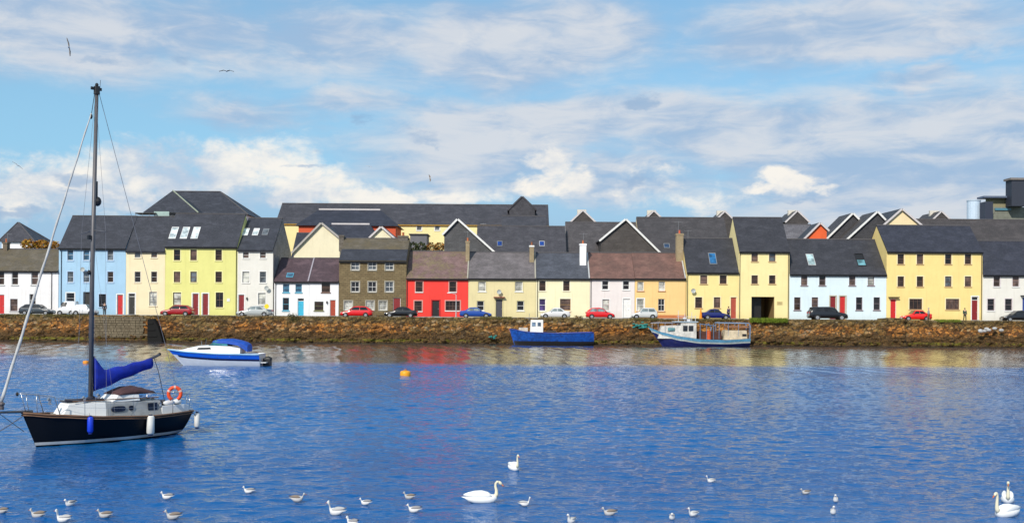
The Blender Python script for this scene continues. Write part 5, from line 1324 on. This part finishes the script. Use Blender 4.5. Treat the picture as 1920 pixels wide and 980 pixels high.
for sd_ in (1,-1): mb.quad_slab([(.30,sd_*.76,1.62),(-1.2,sd_*.80,1.60),(-1.1,sd_*.74,1.90),(-.22,sd_*.70,2.00)], .02)
mb.build('windscreen', m_glass('teal_screen',(.05,.22,.26),.1), sp)
mb = MB()
cs = [(.05,.70,1.86,1.98),(-.4,.76,1.80,2.10),(-1.3,.82,1.74,2.14),(-2.0,.84,1.62,2.02),(-2.5,.84,1.30,1.86),(-2.75,.82,1.12,1.70)]
mb.rings([[(x,-w_,z0),(x,w_,z0),(x,w_*.96,z1-.16),(x,w_*.6,z1),(x,-w_*.6,z1),(x,-w_*.96,z1-.16)] for x,w_,z0,z1 in cs], True); mb.build('canvas_top', m_paint('canvas_bright_blue',(.004,.07,.42),.7,.25), sp, smooth=False, bevel=.03)
mb = MB(); mb.tube([(.6,.55,1.62),(.55,.55,2.1)], .012, 5); mb.tube([(1.0,.3,1.6),(.98,.3,1.95)], .02, 5); mb.build('aerial', STEEL, sp)
mb = MB(); fp = [(1.6,.80,1.12),(2.0,.66,1.42),(3.2,.28,1.62),(3.75,0,1.66),(3.2,-.28,1.62),(2.0,-.66,1.42),(1.6,-.80,1.12)]; mb.tube(fp, .014, 5); mb.build('bow_rail', STEEL, sp)
mb = MB(); mb.box(-4.25,-3.82,-.95,.95,.28,.34); mb.build('swim_platform', GEL, sp)
mb = MB(); mb.box(-4.45,-3.85,-.28,.28,-.2,.62); mb.ball((-4.2,0,.55),.35,.25,.22); mb.build('outdrive', BLACK, sp, bevel=.04)
place(sp, (x0w+x1w)/2, (y0w+y1w)/2, PI + math.atan2(y1w-y0w, x1w-x0w) * .5 + .04)

# ---------------------------------------------------------------- blue boat by the quay
DB = 141.2
Lb = 157 * DB / F
bb = thing('blue_work_boat', 'bright blue open boat with a small white wheelhouse lying under the quay', 'boat', (0,0,0), local=True)
hb = Hull(Lb, [(0,1.35),(.3,1.55),(.65,1.4),(.88,.85),(1,.06)], [(0,1.62),(.4,1.50),(.75,1.62),(1,1.98)], [(0,.0),(.2,-.35),(.7,-.4),(1,-.1)], rake=.32, full=.36, trake=-.05)
mb = MB(); hb.shell(mb); mb.build('hull', m_paint('hull_blue', (.003,.075,.40),.5,.45), bb, smooth=True)
mb = MB(); hb.strip(mb, -.3, .52, .03, .0, .985); mb.build('bottom_paint', m_paint('bottom_black',(.012,.011,.014),.7), bb)
mb = MB(); hb.rail(mb, .02, .06, out=.0); mb.build('gunwale', m_paint('gunwale_darkblue',(.02,.05,.28),.5), bb, smooth=True)
mb = MB(); hb.deck(mb, -.45); mb.build('deck', m_paint('deck_paint',(.12,.12,.12),.8,.3), bb)
wx0 = Lb/2 - (1018-955)*DB/F; wx1 = Lb/2 - (993-955)*DB/F
mb = MB(); taper_box(mb, wx0, wx1, .75, .70, 1.1, 3.20, .93, 0, .12, .05); wh = mb.build('wheelhouse', GEL, bb, bevel=.03)
for sd_ in (1,-1):
    for a, b_ in ((.18,.42),(.58,.84)):
        mb = MB(); yy = sd_ * .725
        mb.box(wx0+(wx1-wx0)*a, wx0+(wx1-wx0)*b_, yy-.03, yy+.03, 2.42, 2.88); mb.build('wheelhouse_window', m_glass('pane_grey_blue',(.12,.18,.26),.1), wh)
mb = MB(); taper_box(mb, Lb/2-2.3, Lb/2-1.1, .85, .55, 1.4, 2.2, .85, 0, .1, .04); mb.build('fore_peak', m_paint('forepeak_pale',(.50,.45,.40),.7,.3), bb)
mb = MB(); taper_box(mb, wx0-1.6, wx0-.5, .6, .6, 1.1, 1.85, .9, 0, 0, .03); mb.build('engine_box', m_paint('box_dark',(.05,.035,.03),.8), bb)
mb = MB(); mb.tube([(wx1+.1,0,3.1),(wx1+.05,0,4.0)], .03, 6); mb.build('light_mast', GREYM, bb)
mb = MB()
for k in range(7): mb.ball((-Lb/2+1.2+k*.65, .9-.5*(k%2), 1.45), .28,.22,.16)
o_ = mb.build('net_heap', m_paint('net_tan',(.26,.20,.12),.95,.4), bb, smooth=True); o_['kind'] = 'stuff'
place(bb, WX(1033.5, 640, DB), DB, PI)

# ---------------------------------------------------------------- fishing boat
DF = 139.6; Lf = 187 * DF / F
fb = thing('fishing_boat', 'weathered white and pale blue fishing boat with a cluttered deck beside the quay', 'boat', (0,0,0), local=True)
px2x = lambda px: Lf/2 - (px - 1216) * DF / F
hf = Hull(Lf, [(0,1.5),(.3,1.7),(.65,1.55),(.88,.9),(1,.06)], [(0,1.08),(.25,.92),(.5,.98),(.7,1.30),(.86,1.75),(1,2.35)], [(0,-.1),(.3,-.4),(.7,-.5),(1,-.1)], rake=.75, full=.38)
mb = MB(); hf.shell(mb); mb.build('hull', m_paint('hull_navy',(.010,.018,.13),.4,.25), fb, smooth=True)
mb = MB(); hf.strip(mb, -.34, -.02, .03, rel=True); mb.build('sheer_band', m_paint('sheer_lightblue',(.13,.38,.60),.5,.25), fb)
mb = MB(); hf.strip(mb, -.55, -.36, .02, .0, 1.0, rel=True); mb.build('white_line', m_paint('line_white',(.55,.62,.64),.5,.2), fb)
mb = MB(); hf.deck(mb, -.02); mb.build('deck', m_paint('deck_pale',(.40,.38,.33),.8,.3), fb)
WTH = m_paint('weathered_white', (.56,.55,.52), .6, .28)
mb = MB(); taper_box(mb, px2x(1277), px2x(1232), 1.15, .70, 1.0, 2.55, .9, 0, .45, .06, zt0=2.7); fc = mb.build('fore_cabin', WTH, fb, bevel=.03)
mb = MB()
for sd_ in (1,): mb.box(px2x(1263), px2x(1250), sd_*.97, sd_*1.03, 1.95, 2.35)
mb.build('cabin_window', m_glass('pane_teal',(.10,.22,.24),.1), fc)
mb = MB(); taper_box(mb, px2x(1303), px2x(1272), 1.2, 1.15, 1.0, 3.05, .95, 0, .15, .06); wh = mb.build('wheelhouse', WTH, fb, bevel=.03)
for a, b_ in ((1278,1286),(1288.5,1297)):
    mb = MB(); mb.box(px2x(b_), px2x(a), 1.13, 1.20, 1.95, 2.62); mb.build('wheelhouse_window', CGL, wh)
mb = MB(); mb.box(px2x(1306), px2x(1262), -1.25, 1.25, 3.05, 3.14); mb.build('wheelhouse_roof', m_paint('roof_paleblue',(.42,.55,.66),.5,.15), wh, bevel=.02)
mb = MB()
for px_, hh_ in ((1271,4.5),(1283,4.1),(1296,4.3),(1303,3.9)): mb.tube([(px2x(px_),.3,3.1),(px2x(px_),.3,hh_)], .035, 5)
mb.tube([(px2x(1268),.3,3.75),(px2x(1304),.3,3.7)], .03, 5); mb.ball((px2x(1283),.3,3.5),.28,.28,.14); mb.box(px2x(1293),px2x(1287),-.2,.5,3.14,3.45); mb.build('aerials', m_paint('aerial_white',(.60,.58,.58),.5), fb)
mb = MB()
for px_ in (1222,1232,1245,1258,1268): mb.tube([(px2x(px_),.9 if px_>1225 else .3,1.7),(px2x(px_),.9 if px_>1225 else .3,2.95)], .022, 5)
mb.tube([(px2x(1220),.3,2.9),(px2x(1232),.9,2.95),(px2x(1270),.95,2.95)], .03, 5); mb.tube([(px2x(1220),-.3,2.9),(px2x(1232),-.9,2.95),(px2x(1270),-.95,2.95)], .03, 5); mb.build('bow_railing', m_paint('rail_lilac',(.38,.40,.50),.5), fb)
mb = MB(); taper_box(mb, px2x(1350), px2x(1308), 1.0, 1.0, .8, 1.9, .95, 0, 0, .03); mb.build('hatch_house', m_paint('rust_dark',(.07,.022,.015),.8,.3), fb)  # solid dark block, the shade of the deck opening put into its colour
mb = MB()
for px_ in (1310,1322,1335): mb.tube([(px2x(px_),1.1,.9),(px2x(px_),1.1,2.9)], .05, 6)
mb.tube([(px2x(1308),1.1,2.85),(px2x(1338),1.1,2.6)], .06, 6); mb.tube([(px2x(1325),.9,2.9),(px2x(1331),1.0,2.3),(px2x(1328),1.1,1.7)], .09, 6); mb.build('gantry', m_paint('gantry_blue',(.10,.16,.26),.6,.2), fb)
mb = MB(); mb.tube([(px2x(1326),1.12,.85),(px2x(1326),1.12,2.0)], .26, 12); mb.build('orange_drum', m_paint('drum_orange',(.55,.09,.02),.7,.2), fb, smooth=False)
mb = MB(); taper_box(mb, px2x(1398), px2x(1353), 1.2, 1.2, .8, 2.1, .96, .1, .25, .05); af = mb.build('aft_shelter', m_paint('shelter_cream',(.56,.47,.33),.7,.25), fb, bevel=.03)
mb = MB(); mb.box(px2x(1396), px2x(1388), 1.12, 1.21, 1.35, 1.65); mb.build('vent', BLACK, af)
for yy in (1.15,-1.15):
    mb = MB()
    for px_ in (1345,1362,1381,1401): mb.tube([(px2x(px_),yy,1.0),(px2x(px_),yy,2.95)], .035, 5)
    mb.tube([(px2x(1343),yy,2.98),(px2x(1401),yy,2.95)], .075, 6); mb.tube([(px2x(1401),yy,2.93),(px2x(1403.5),yy,2.6),(px2x(1402.5),yy,1.1)], .05, 5)
    mb.build('frame_rail', m_paint('rail_bluegrey',(.17,.25,.38),.6,.2), fb)
mb = MB(); mb.box(px2x(1400), px2x(1360), -.9, 1.0, 2.35, 2.62); mb.build('stowed_gear', m_paint('gear_brown',(.30,.14,.07),.9,.4), fb, bevel=.05)
place(fb, WX(1309.5, 640, DF), DF, PI)

# ---------------------------------------------------------------- mooring buoys and quay clutter
def buoy(label, px, py, w_px, col, colt):
    xw, yw = on_water(px, py); r = w_px * yw / F / 2
    t = thing('mooring_buoy', label, 'buoy', (0,0,0), 'mooring buoys', local=True)
    mb = MB(); mb.rings([[(rr_*math.cos(2*PI*i/20), rr_*math.sin(2*PI*i/20), zz*r) for i in range(20)] for rr_, zz in ((r*.7,-.5),(r*.96,-.3),(r,.0),(r,.55),(r*.93,.8),(r*.6,.95))], True); mb.build('float', col, t, smooth=True)
    mb = MB(); mb.tube([(0,0,r*.93),(0,0,r*1.08)], r*.35, 12); mb.tube([(.14*r*math.cos(a), 0, r*1.1+.14*r*math.sin(a)) for a in [2*PI*k/10 for k in range(11)]], r*.04, 5); mb.build('mooring_eye', colt, t)
    t.location = (xw, yw, 0)
buoy('fat orange yellow buoy alone on the open water below the red reflection', 760, 704, 20, m_paint('buoy_yellow',(.85,.36,.01),.45,.08), m_paint('buoy_top',(.55,.20,.02),.6))
buoy('small orange buoy just left of the yacht mast', 161, 681, 11, m_paint('buoy_orange_small',(.80,.28,.01),.5), GREYM)
mb = MB(); rr = random.Random(8)
xn, zn = W(1203, 611, 143.6)
for k in range(26): mb.ball((xn+rr.gauss(0,.42), 143.75+rr.gauss(0,.12), zn+rr.gauss(0,.16)), .22,.14,.10,6,4)
tag(mb.build('net_heap', m_paint('net_teal',(.03,.24,.22),.9,.35), smooth=True), 'teal fishing net heaped on the quay stones beside the fishing boat bow', 'net')
xn, zn = W(926, 632, 143.7)
mb = MB()
for k in range(9): mb.ball((xn+rr.gauss(0,.35), 143.45+rr.gauss(0,.08), max(zn+rr.gauss(0,.15),.2)), .16,.1,.09,6,4)
tag(mb.build('net_scrap', MATS['net_teal'], smooth=True), 'small scrap of teal netting caught low on the quay left of the blue boat', 'net')
mb = MB(); xn, zn = W(1849, 619, 143)
for k in range(7): mb.ball((xn+rr.gauss(0,.8), 142.95+rr.gauss(0,.1), zn+rr.gauss(0,.22)), .35,.2,.18,7,5)
tag(mb.build('pale_boulders', m_paint('pale_rock',(.42,.42,.42),.9,.3)), 'cluster of pale blue white stones in the quay face under the arched doorway', 'stones')
# ================================================================== BIRDS
GW = m_paint('gull_white', (.72,.71,.69), .8, .06); GG = m_paint('gull_grey', (.30,.29,.29), .8, .1); GBR = m_paint('gull_brown', (.24,.19,.15), .8, .2)
GBK = m_paint('wing_tip', (.03,.025,.025), .8); BILL = m_paint('gull_bill', (.35,.05,.03), .5); FADE = m_paint('gull_pale_grey', (.48,.47,.46), .8, .1)
SWW = m_paint('swan_white', (.84,.84,.81), .8, .03); SWN = m_paint('swan_neck_cream', (.78,.72,.52), .8, .08); SWO = m_paint('swan_bill', (.70,.16,.02), .5)
def oval(x, y, z, ry, rz, n=12, rzl=None): return [(x, y + ry*math.cos(2*PI*i/n), z + (rz if math.sin(2*PI*i/n) >= 0 else (rzl or rz))*math.sin(2*PI*i/n)) for i in range(n)]
def make_gull(back=GG, body=GW, tip=GBK, neck=0.0, turn=0.0):
    """gull afloat, heading +x, about 0.42 m long"""
    t = thing('gull', 'gull', 'gull', (0,0,0), 'gulls floating in the foreground', local=True)
    mb = MB(); n = .06*neck; c, s_ = math.cos(turn), math.sin(turn)
    rg = [oval(-.215,0,.085,.006,.006), oval(-.17,0,.075,.040,.020), oval(-.10,0,.055,.076,.060,rzl=.06), oval(-.02,0,.050,.090,.080,rzl=.075), oval(.06,0,.052,.086,.080,rzl=.075), oval(.115,0,.062,.060,.058,rzl=.06), oval(.140,0,.095+n*.3,.040,.045), oval(.150,0,.130+n*.7,.036,.036), oval(.160,0,.162+n,.040,.037)]
    hd_ = [oval(.178,0,.174+n,.039,.036), oval(.202,0,.168+n,.026,.022), oval(.216,0,.163+n,.012,.010)]
    mb.rings(rg + hd_, True)
    mb.build('body', body, t, smooth=True)
    for sd_ in (1,-1):
        mb = MB()
        rs = []
        for u, w_, h_ in ((0,.012,.01),(.12,.036,.026),(.35,.046,.036),(.6,.038,.030),(.85,.016,.014),(1,.003,.003)):
            x = .075 - .30*u; rs.append([(x, sd_*(.062 - .035*u) + w_*math.cos(a)*.75, .104 + .020*u - .012*math.sin(PI*u)*0 + h_*math.sin(a)) for a in [2*PI*k/10 for k in range(10)]])
        mb.rings(rs, True); w_ = mb.build('wing', back, t, smooth=True)
        mb = MB(); mb.tube([(-.17, sd_*.030,.115),(-.215, sd_*.016,.128),(-.25, sd_*.006,.142)], [.015,.012,.003], 6); mb.build('wing_tip', tip, w_)
    mb = MB(); mb.add([(-.18,-.035,.078),(-.18,.035,.078),(-.245,.045,.092),(-.245,-.045,.092),(-.18,-.03,.068),(-.18,.03,.068),(-.245,.04,.086),(-.245,-.04,.086)], [(0,1,2,3),(7,6,5,4),(0,4,5,1),(1,5,6,2),(2,6,7,3),(3,7,4,0)]); mb.build('tail', body, t)
    mb = MB(); mb.tube([(.210,0,.162+n),(.235,0,.158+n),(.252,0,.152+n)], [.010,.008,.002], 6); mb.build('bill', BILL, t)
    mb = MB()
    for sd_ in (1,-1): mb.ball((.190, sd_*.030, .176+n), .006,.004,.006, 6, 4)
    mb.build('eyes', GBK, t)
    return t
G_adult = make_gull(GG, GW, GBK); G_pale = make_gull(FADE, GW, GBR, neck=1); G_young = make_gull(GBR, FADE, GBK)
used_g = set()
gulls = [ # px, waterline y, heading degrees (0 = right, 180 = left, 90 = away), scale, kind, label
 (2,962,178,1.0,G_young,'brown tailed gull cut off by the picture edge, leftmost of all gulls'),
 (131,948,235,.95,G_adult,'small gull facing away and slightly left, topmost at the far left'),
 (70,970,178,1.1,G_young,'brownish gull swimming left, right of the cut off gull'),
 (118,978,172,1.15,G_pale,'bright white gull at the bottom edge with its head held up'),
 (196,970,182,1.05,G_young,'brownish gull swimming left below the yacht reflection'),
 (313,935,176,1.0,G_adult,'grey backed gull swimming left, upper of the two at the end of the yacht reflection'),
 (324,973,184,1.15,G_young,'brownish gull swimming left, lower of the two at the end of the yacht reflection'),
 (466,924,176,.95,G_adult,'lone grey backed gull swimming left between the yacht and the brown gull facing right'),
 (558,940,4,1.15,G_young,'long low brown gull facing right, head drawn in'),
 (630,965,170,1.35,G_pale,'large white gull swimming left in the cluster left of the big swan'),
 (685,946,178,.9,G_adult,'small pale gull swimming left above and right of the large white gull'),
 (660,984,150,1.0,G_adult,'gull half cut by the bottom edge under the cluster'),
 (767,935,168,.95,G_young,'brownish gull heading left, upper of the pair left of the big swan'),
 (776,960,176,1.05,G_adult,'grey backed gull, lower of the pair left of the big swan'),
 (984,948,10,.9,G_pale,'white gull facing right just beyond the breast of the big swan'),
 (1071,980,230,.9,G_pale,'white gull at the bottom edge with only its head and breast showing'),
 (1142,966,182,1.05,G_young,'brown gull swimming left, right of the gull at the bottom edge'),
 (1260,973,262,.85,G_adult,'gull seen end on, lower left of the close pair in the right half'),
 (1299,967,205,.85,G_pale,'plump white gull seen from the front, right of the gull seen end on'),
 (1332,904,190,.8,G_pale,'farthest small white gull in the right half of the water'),
 (1510,926,185,.8,G_young,'small white and brown gull left of the two stacked gulls'),
 (1567,940,250,.8,G_pale,'upper of the two white gulls one above the other on the right'),
 (1562,963,262,.85,G_pale,'lower of the two white gulls one above the other on the right')]
for px, py, hdg, s_, src, lab in gulls:
    if src.name in used_g: o = copy_tree(src)
    else: o = src; used_g.add(src.name)
    xw, yw = on_water(px, py); o['label'] = lab
    o.location = (xw, yw, .012); o.rotation_euler = (0, 0, R(hdg)); o.scale = (s_*.76, s_*.88, s_*.90)
def make_swan(neckpts, head, hang):
    """mute swan afloat heading +x, about 1.15 m of body"""
    t = thing('swan', 'swan', 'swan', (0,0,0), 'white swans', local=True)
    mb = MB()
    mb.rings([oval(-.62,0,.155,.008,.006), oval(-.52,0,.135,.06,.03), oval(-.40,0,.11,.13,.07,rzl=.10), oval(-.22,0,.10,.19,.12,rzl=.16), oval(.0,0,.09,.215,.15,rzl=.17), oval(.22,0,.09,.20,.15,rzl=.17), oval(.36,0,.10,.15,.13,rzl=.15), oval(.44,0,.115,.09,.09,rzl=.10), oval(.475,0,.13,.04,.04)], True)
    mb.build('body', SWW, t, smooth=True)
    for sd_ in (1,-1):
        rs = []
        for u, w_, h_ in ((0,.02,.02),(.12,.075,.085),(.35,.10,.12),(.6,.085,.10),(.82,.045,.06),(1,.005,.006)):
            x = .30 - .86*u; rs.append([(x, sd_*(.135-.07*u)+w_*math.cos(a)*.8, .19+.03*u+.02*math.sin(PI*u)+h_*math.sin(a)) for a in [2*PI*k/12 for k in range(12)]])
        mb = MB(); mb.rings(rs, True); mb.build('wing', SWW, t, smooth=True)
    rad = [.085,.060,.046,.040,.037,.036,.036,.038][:len(neckpts)]
    mb = MB(); mb.tube(neckpts, rad, 10); mb.build('neck', SWN, t, smooth=True)
    h = Vector(head[0]); d = Vector(head[1]).normalized()
    p0 = Vector(neckpts[-1])
    mb = MB(); mb.tube([p0 - d*.015, p0 + d*.03, p0 + d*.08, p0 + d*.125], [.034,.046,.041,.022], 10); mb.build('head', SWN, t, smooth=True)
    b0 = p0 + d*.115
    mb = MB(); mb.tube([b0, b0+d*.05, b0+d*.095], [.024,.017,.010], 8); bl = mb.build('bill', SWO, t, smooth=True)
    mb = MB(); mb.ball(tuple(b0 + Vector((0,0,.022))), .020,.016,.016, 8, 5); mb.build('knob', GBK, bl)
    return t
curve = [(.40,0,.13),(.46,0,.24),(.455,0,.36),(.425,0,.47),(.43,0,.56),(.475,0,.615),(.535,0,.605)]
tall = [(.40,0,.13),(.46,0,.25),(.47,0,.38),(.455,0,.50),(.45,0,.61),(.465,0,.69),(.50,0,.715)]
SW1 = make_swan(curve, ((0,0,0),), None) if False else None
def mk(c, d): return make_swan(c, ((0,0,0), d), None)
sw = [(mk(curve,(.8,0,-.75)), 903, 941, 4, .80, 'large swan gliding right with a curved neck, full side view'),
      (mk(tall,(.75,0,-.35)), 963, 880, 292, .64, 'farthest swan, small and seen nearly end on above the large one'),
      (mk(tall,(.8,0,-.45)), 1889, 940, 248, .74, 'swan with upright neck, rear one of the pair at the right edge'),
      (mk(tall,(.8,0,-.65)), 1888, 967, 210, .78, 'swan swimming left, front one of the pair at the right edge')]
for o, px, py, hdg, s_, lab in sw:
    xw, yw = on_water(px, py); o['label'] = lab; o.location = (xw, yw, .015); o.rotation_euler = (0,0,R(hdg)); o.scale = (s_,)*3
def flying(label, px, py, D, hdg, bank, dihed, sc_=1.0, col=GG):
    t = thing('flying_gull', label, 'gull', (0,0,0), 'gulls in the air', local=True)
    mb = MB(); mb.rings([oval(-.22,0,0,.008,.005), oval(-.12,0,0,.04,.035), oval(.02,0,0,.055,.05), oval(.12,0,.01,.04,.04), oval(.18,0,.02,.03,.028), oval(.23,0,.015,.008,.008)], True); mb.build('body', GW, t, smooth=True)
    for sd_ in (1,-1):
        mb = MB(); a1, a2 = dihed, -dihed*.9
        y1 = .26; y2 = .62; z1 = y1*math.tan(a1); z2 = z1 + (y2-y1)*math.tan(a2)
        q = [((.09,.04,.02),(-.11,.04,.02)), ((.13,y1,z1),(-.08,y1,z1-.02)), ((.06,y1+.18,z1+(z2-z1)*.5),(-.09,y1+.18,z1+(z2-z1)*.5-.02)), ((-.04,y2,z2),(-.09,y2,z2))]
        vs = []
        for f_, b_ in q:
            for p in (f_, b_): vs += [(p[0], sd_*p[1], p[2]+.018), (p[0], sd_*p[1], p[2]-.018)]
        fs = []
        for i in range(3):
            a = i*4; c = a+4; fs += [(a,c,c+2,a+2),(a+1,a+3,c+3,c+1),(a,a+1,c+1,c),(a+2,c+2,c+3,a+3)]
        fs += [(0,2,3,1),(12,13,15,14)]
        mb.add(vs, fs); mb.build('wing', col, t)
    x_, z_ = W(px, py, D); t.location = (x_, D, z_); t.rotation_euler = (bank, 0, R(hdg)); t.scale = (sc_,)*3
flying('dark gull banking on edge high above the yacht masthead', 129, 89, 75, 100, R(80), R(8), 1.0, GBR)
flying('gull gliding with both wings spread right of the masthead', 425, 134, 80, 92, 0, R(22), .85, GBK)
flying('gull gliding low at the far edge left of the mast', 33, 310, 90, 120, R(35), R(12), .75, GG)
flying('tiny pale gull against the cloud above the long building', 692, 312, 140, 70, R(12), R(10), .7, FADE)
flying('tiny dark gull wheeling above the yellow walled building', 806, 334, 120, 30, R(70), R(10), .7, GBR)

# ================================================================== PLANTS
LEAF_A = m_paint('leaf_autumn', (.36,.15,.015), .8, .5); LEAF_O = m_paint('leaf_olive', (.085,.075,.018), .8, .4); LEAF_G = m_paint('leaf_green', (.035,.055,.014), .8, .4); LEAF_Y = m_paint('leaf_yellow', (.40,.25,.02), .8, .3)
BARK = m_paint('bark', (.07,.05,.03), .9, .3)
def shrub(name, label, px0, px1, py0, py1, D, leaf, n=500, group='shrubs and bushes', depth=1.6, cat='bush', ls=.16, z0=None):
    xa, zt = W(px0, py0, D); xb, zb = W(px1, py1, D); z0 = zb if z0 is None else z0
    rr = random.Random(int(px0)); t = thing(name, label, cat, ((xa+xb)/2, D, z0), group)
    nb = max(2, int((xb-xa)/1.3)); 
    mb = MB()
    for k in range(nb):
        cxx = xa + (xb-xa)*(k+.5)/nb; 
        for q in range(3): mb.tube([(cxx,D,z0),(cxx+rr.uniform(-.3,.3),D+rr.uniform(-.2,.2),z0+(zt-z0)*.5),(cxx+rr.uniform(-.6,.6),D+rr.uniform(-.4,.4),z0+(zt-z0)*.85)], [.05,.035,.015], 5)
    mb.build('stems', BARK, t)
    clumps = [(xa+(xb-xa)*(k+.5)/nb+rr.uniform(-.2,.2), D+rr.uniform(-.3,.3)*depth, rr.uniform(.55,.92)) for k in range(nb) for _ in range(2)]
    mb = MB()
    for k in range(n):
        c = rr.choice(clumps); rx = (xb-xa)/nb*.62; h_ = zt - zb
        v = Vector((rr.gauss(0,1),rr.gauss(0,1),rr.gauss(0,1))).normalized()*rr.uniform(.5,1)**.5
        p = Vector((c[0]+v.x*rx, c[1]+v.y*rx*.8, zb + h_*(c[2]-.35) + v.z*h_*.38))
        a = Vector((rr.gauss(0,1),rr.gauss(0,1),rr.gauss(0,1))).normalized()*ls; b_ = a.orthogonal().normalized()*ls*.6
        mb.add([p-a, p+b_, p+a, p-b_], [(0,1,2,3)], rr.choice((0,0,1)))
    mb.build('foliage', leaf, t)
shrub('bush', 'autumn orange bushes between the pyramid roof and the sky blue house', 44, 110, 444, 470, 163, [LEAF_A, LEAF_Y], 900, ls=.2, z0=ZG)
shrub('bush', 'dark olive bush under the grey extension behind the red house', 768, 798, 450, 474, 166, [LEAF_G, LEAF_O], 500, z0=ZG)
shrub('bush', 'rusty orange bush below the yellow wall next to the grey slated gable', 800, 833, 449, 474, 166, [LEAF_A, LEAF_O], 500, z0=ZG)
shrub('bush', 'dark ragged bush growing on the quay edge before the small white houses', 538, 562, 583, 606, 144.6, [LEAF_O, LEAF_G], 400, ls=.10, depth=.7)
shrub('bush', 'small tan tuft on the quay between the white and red cars', 1079, 1091, 590, 600, 144.9, [LEAF_O, LEAF_A], 120, ls=.08, depth=.4)
shrub('bush', 'little tan tuft on the quay between the red and the black car', 707, 718, 588, 598, 144.9, [LEAF_O, LEAF_A], 120, ls=.08, depth=.4)
# grass and weeds along the quay top
mb = MB(); rr = random.Random(5)
def tufts(px0, px1, n, hmax, m):
    for k in range(n):
        x_ = WX(rr.uniform(px0, px1), 598, 144.6); y_ = rr.uniform(144.15, 145.3); z_ = ZG + .03 + (-.12 if y_ < 144.5 else 0)
        h_ = rr.uniform(.3, 1)*hmax; z_ -= .25*(hmax > .4)*rr.random();
        y_ = y_ if hmax <= .4 else rr.uniform(143.75, 144.7); a = rr.uniform(0, PI); d = Vector((math.cos(a), math.sin(a), 0))*.035; l = Vector((rr.gauss(0,.06), rr.gauss(0,.06), h_))
        p = Vector((x_, y_, z_)); mb.add([p-d, p+d, p+l], [(0,1,2)], m)
tufts(1405,1475,5000,.42,0); tufts(1755,1800,1400,.30,0); tufts(1180,1235,900,.25,1); tufts(900,960,1200,.28,1); tufts(1010,1090,1000,.24,2); tufts(0,170,1600,.22,1); tufts(300,760,3500,.20,2); tufts(1480,1920,3500,.18,2); tufts(1290,1400,900,.2,1)
tag(mb.build('quay_grass', [m_paint('grass_bright',(.13,.19,.008),.9,.3), m_paint('grass_olive',(.11,.10,.02),.9,.4), m_paint('grass_dry',(.17,.12,.045),.9,.4)]), 'tufts of grass and weeds along the top of the quay', 'grass', kind='stuff')
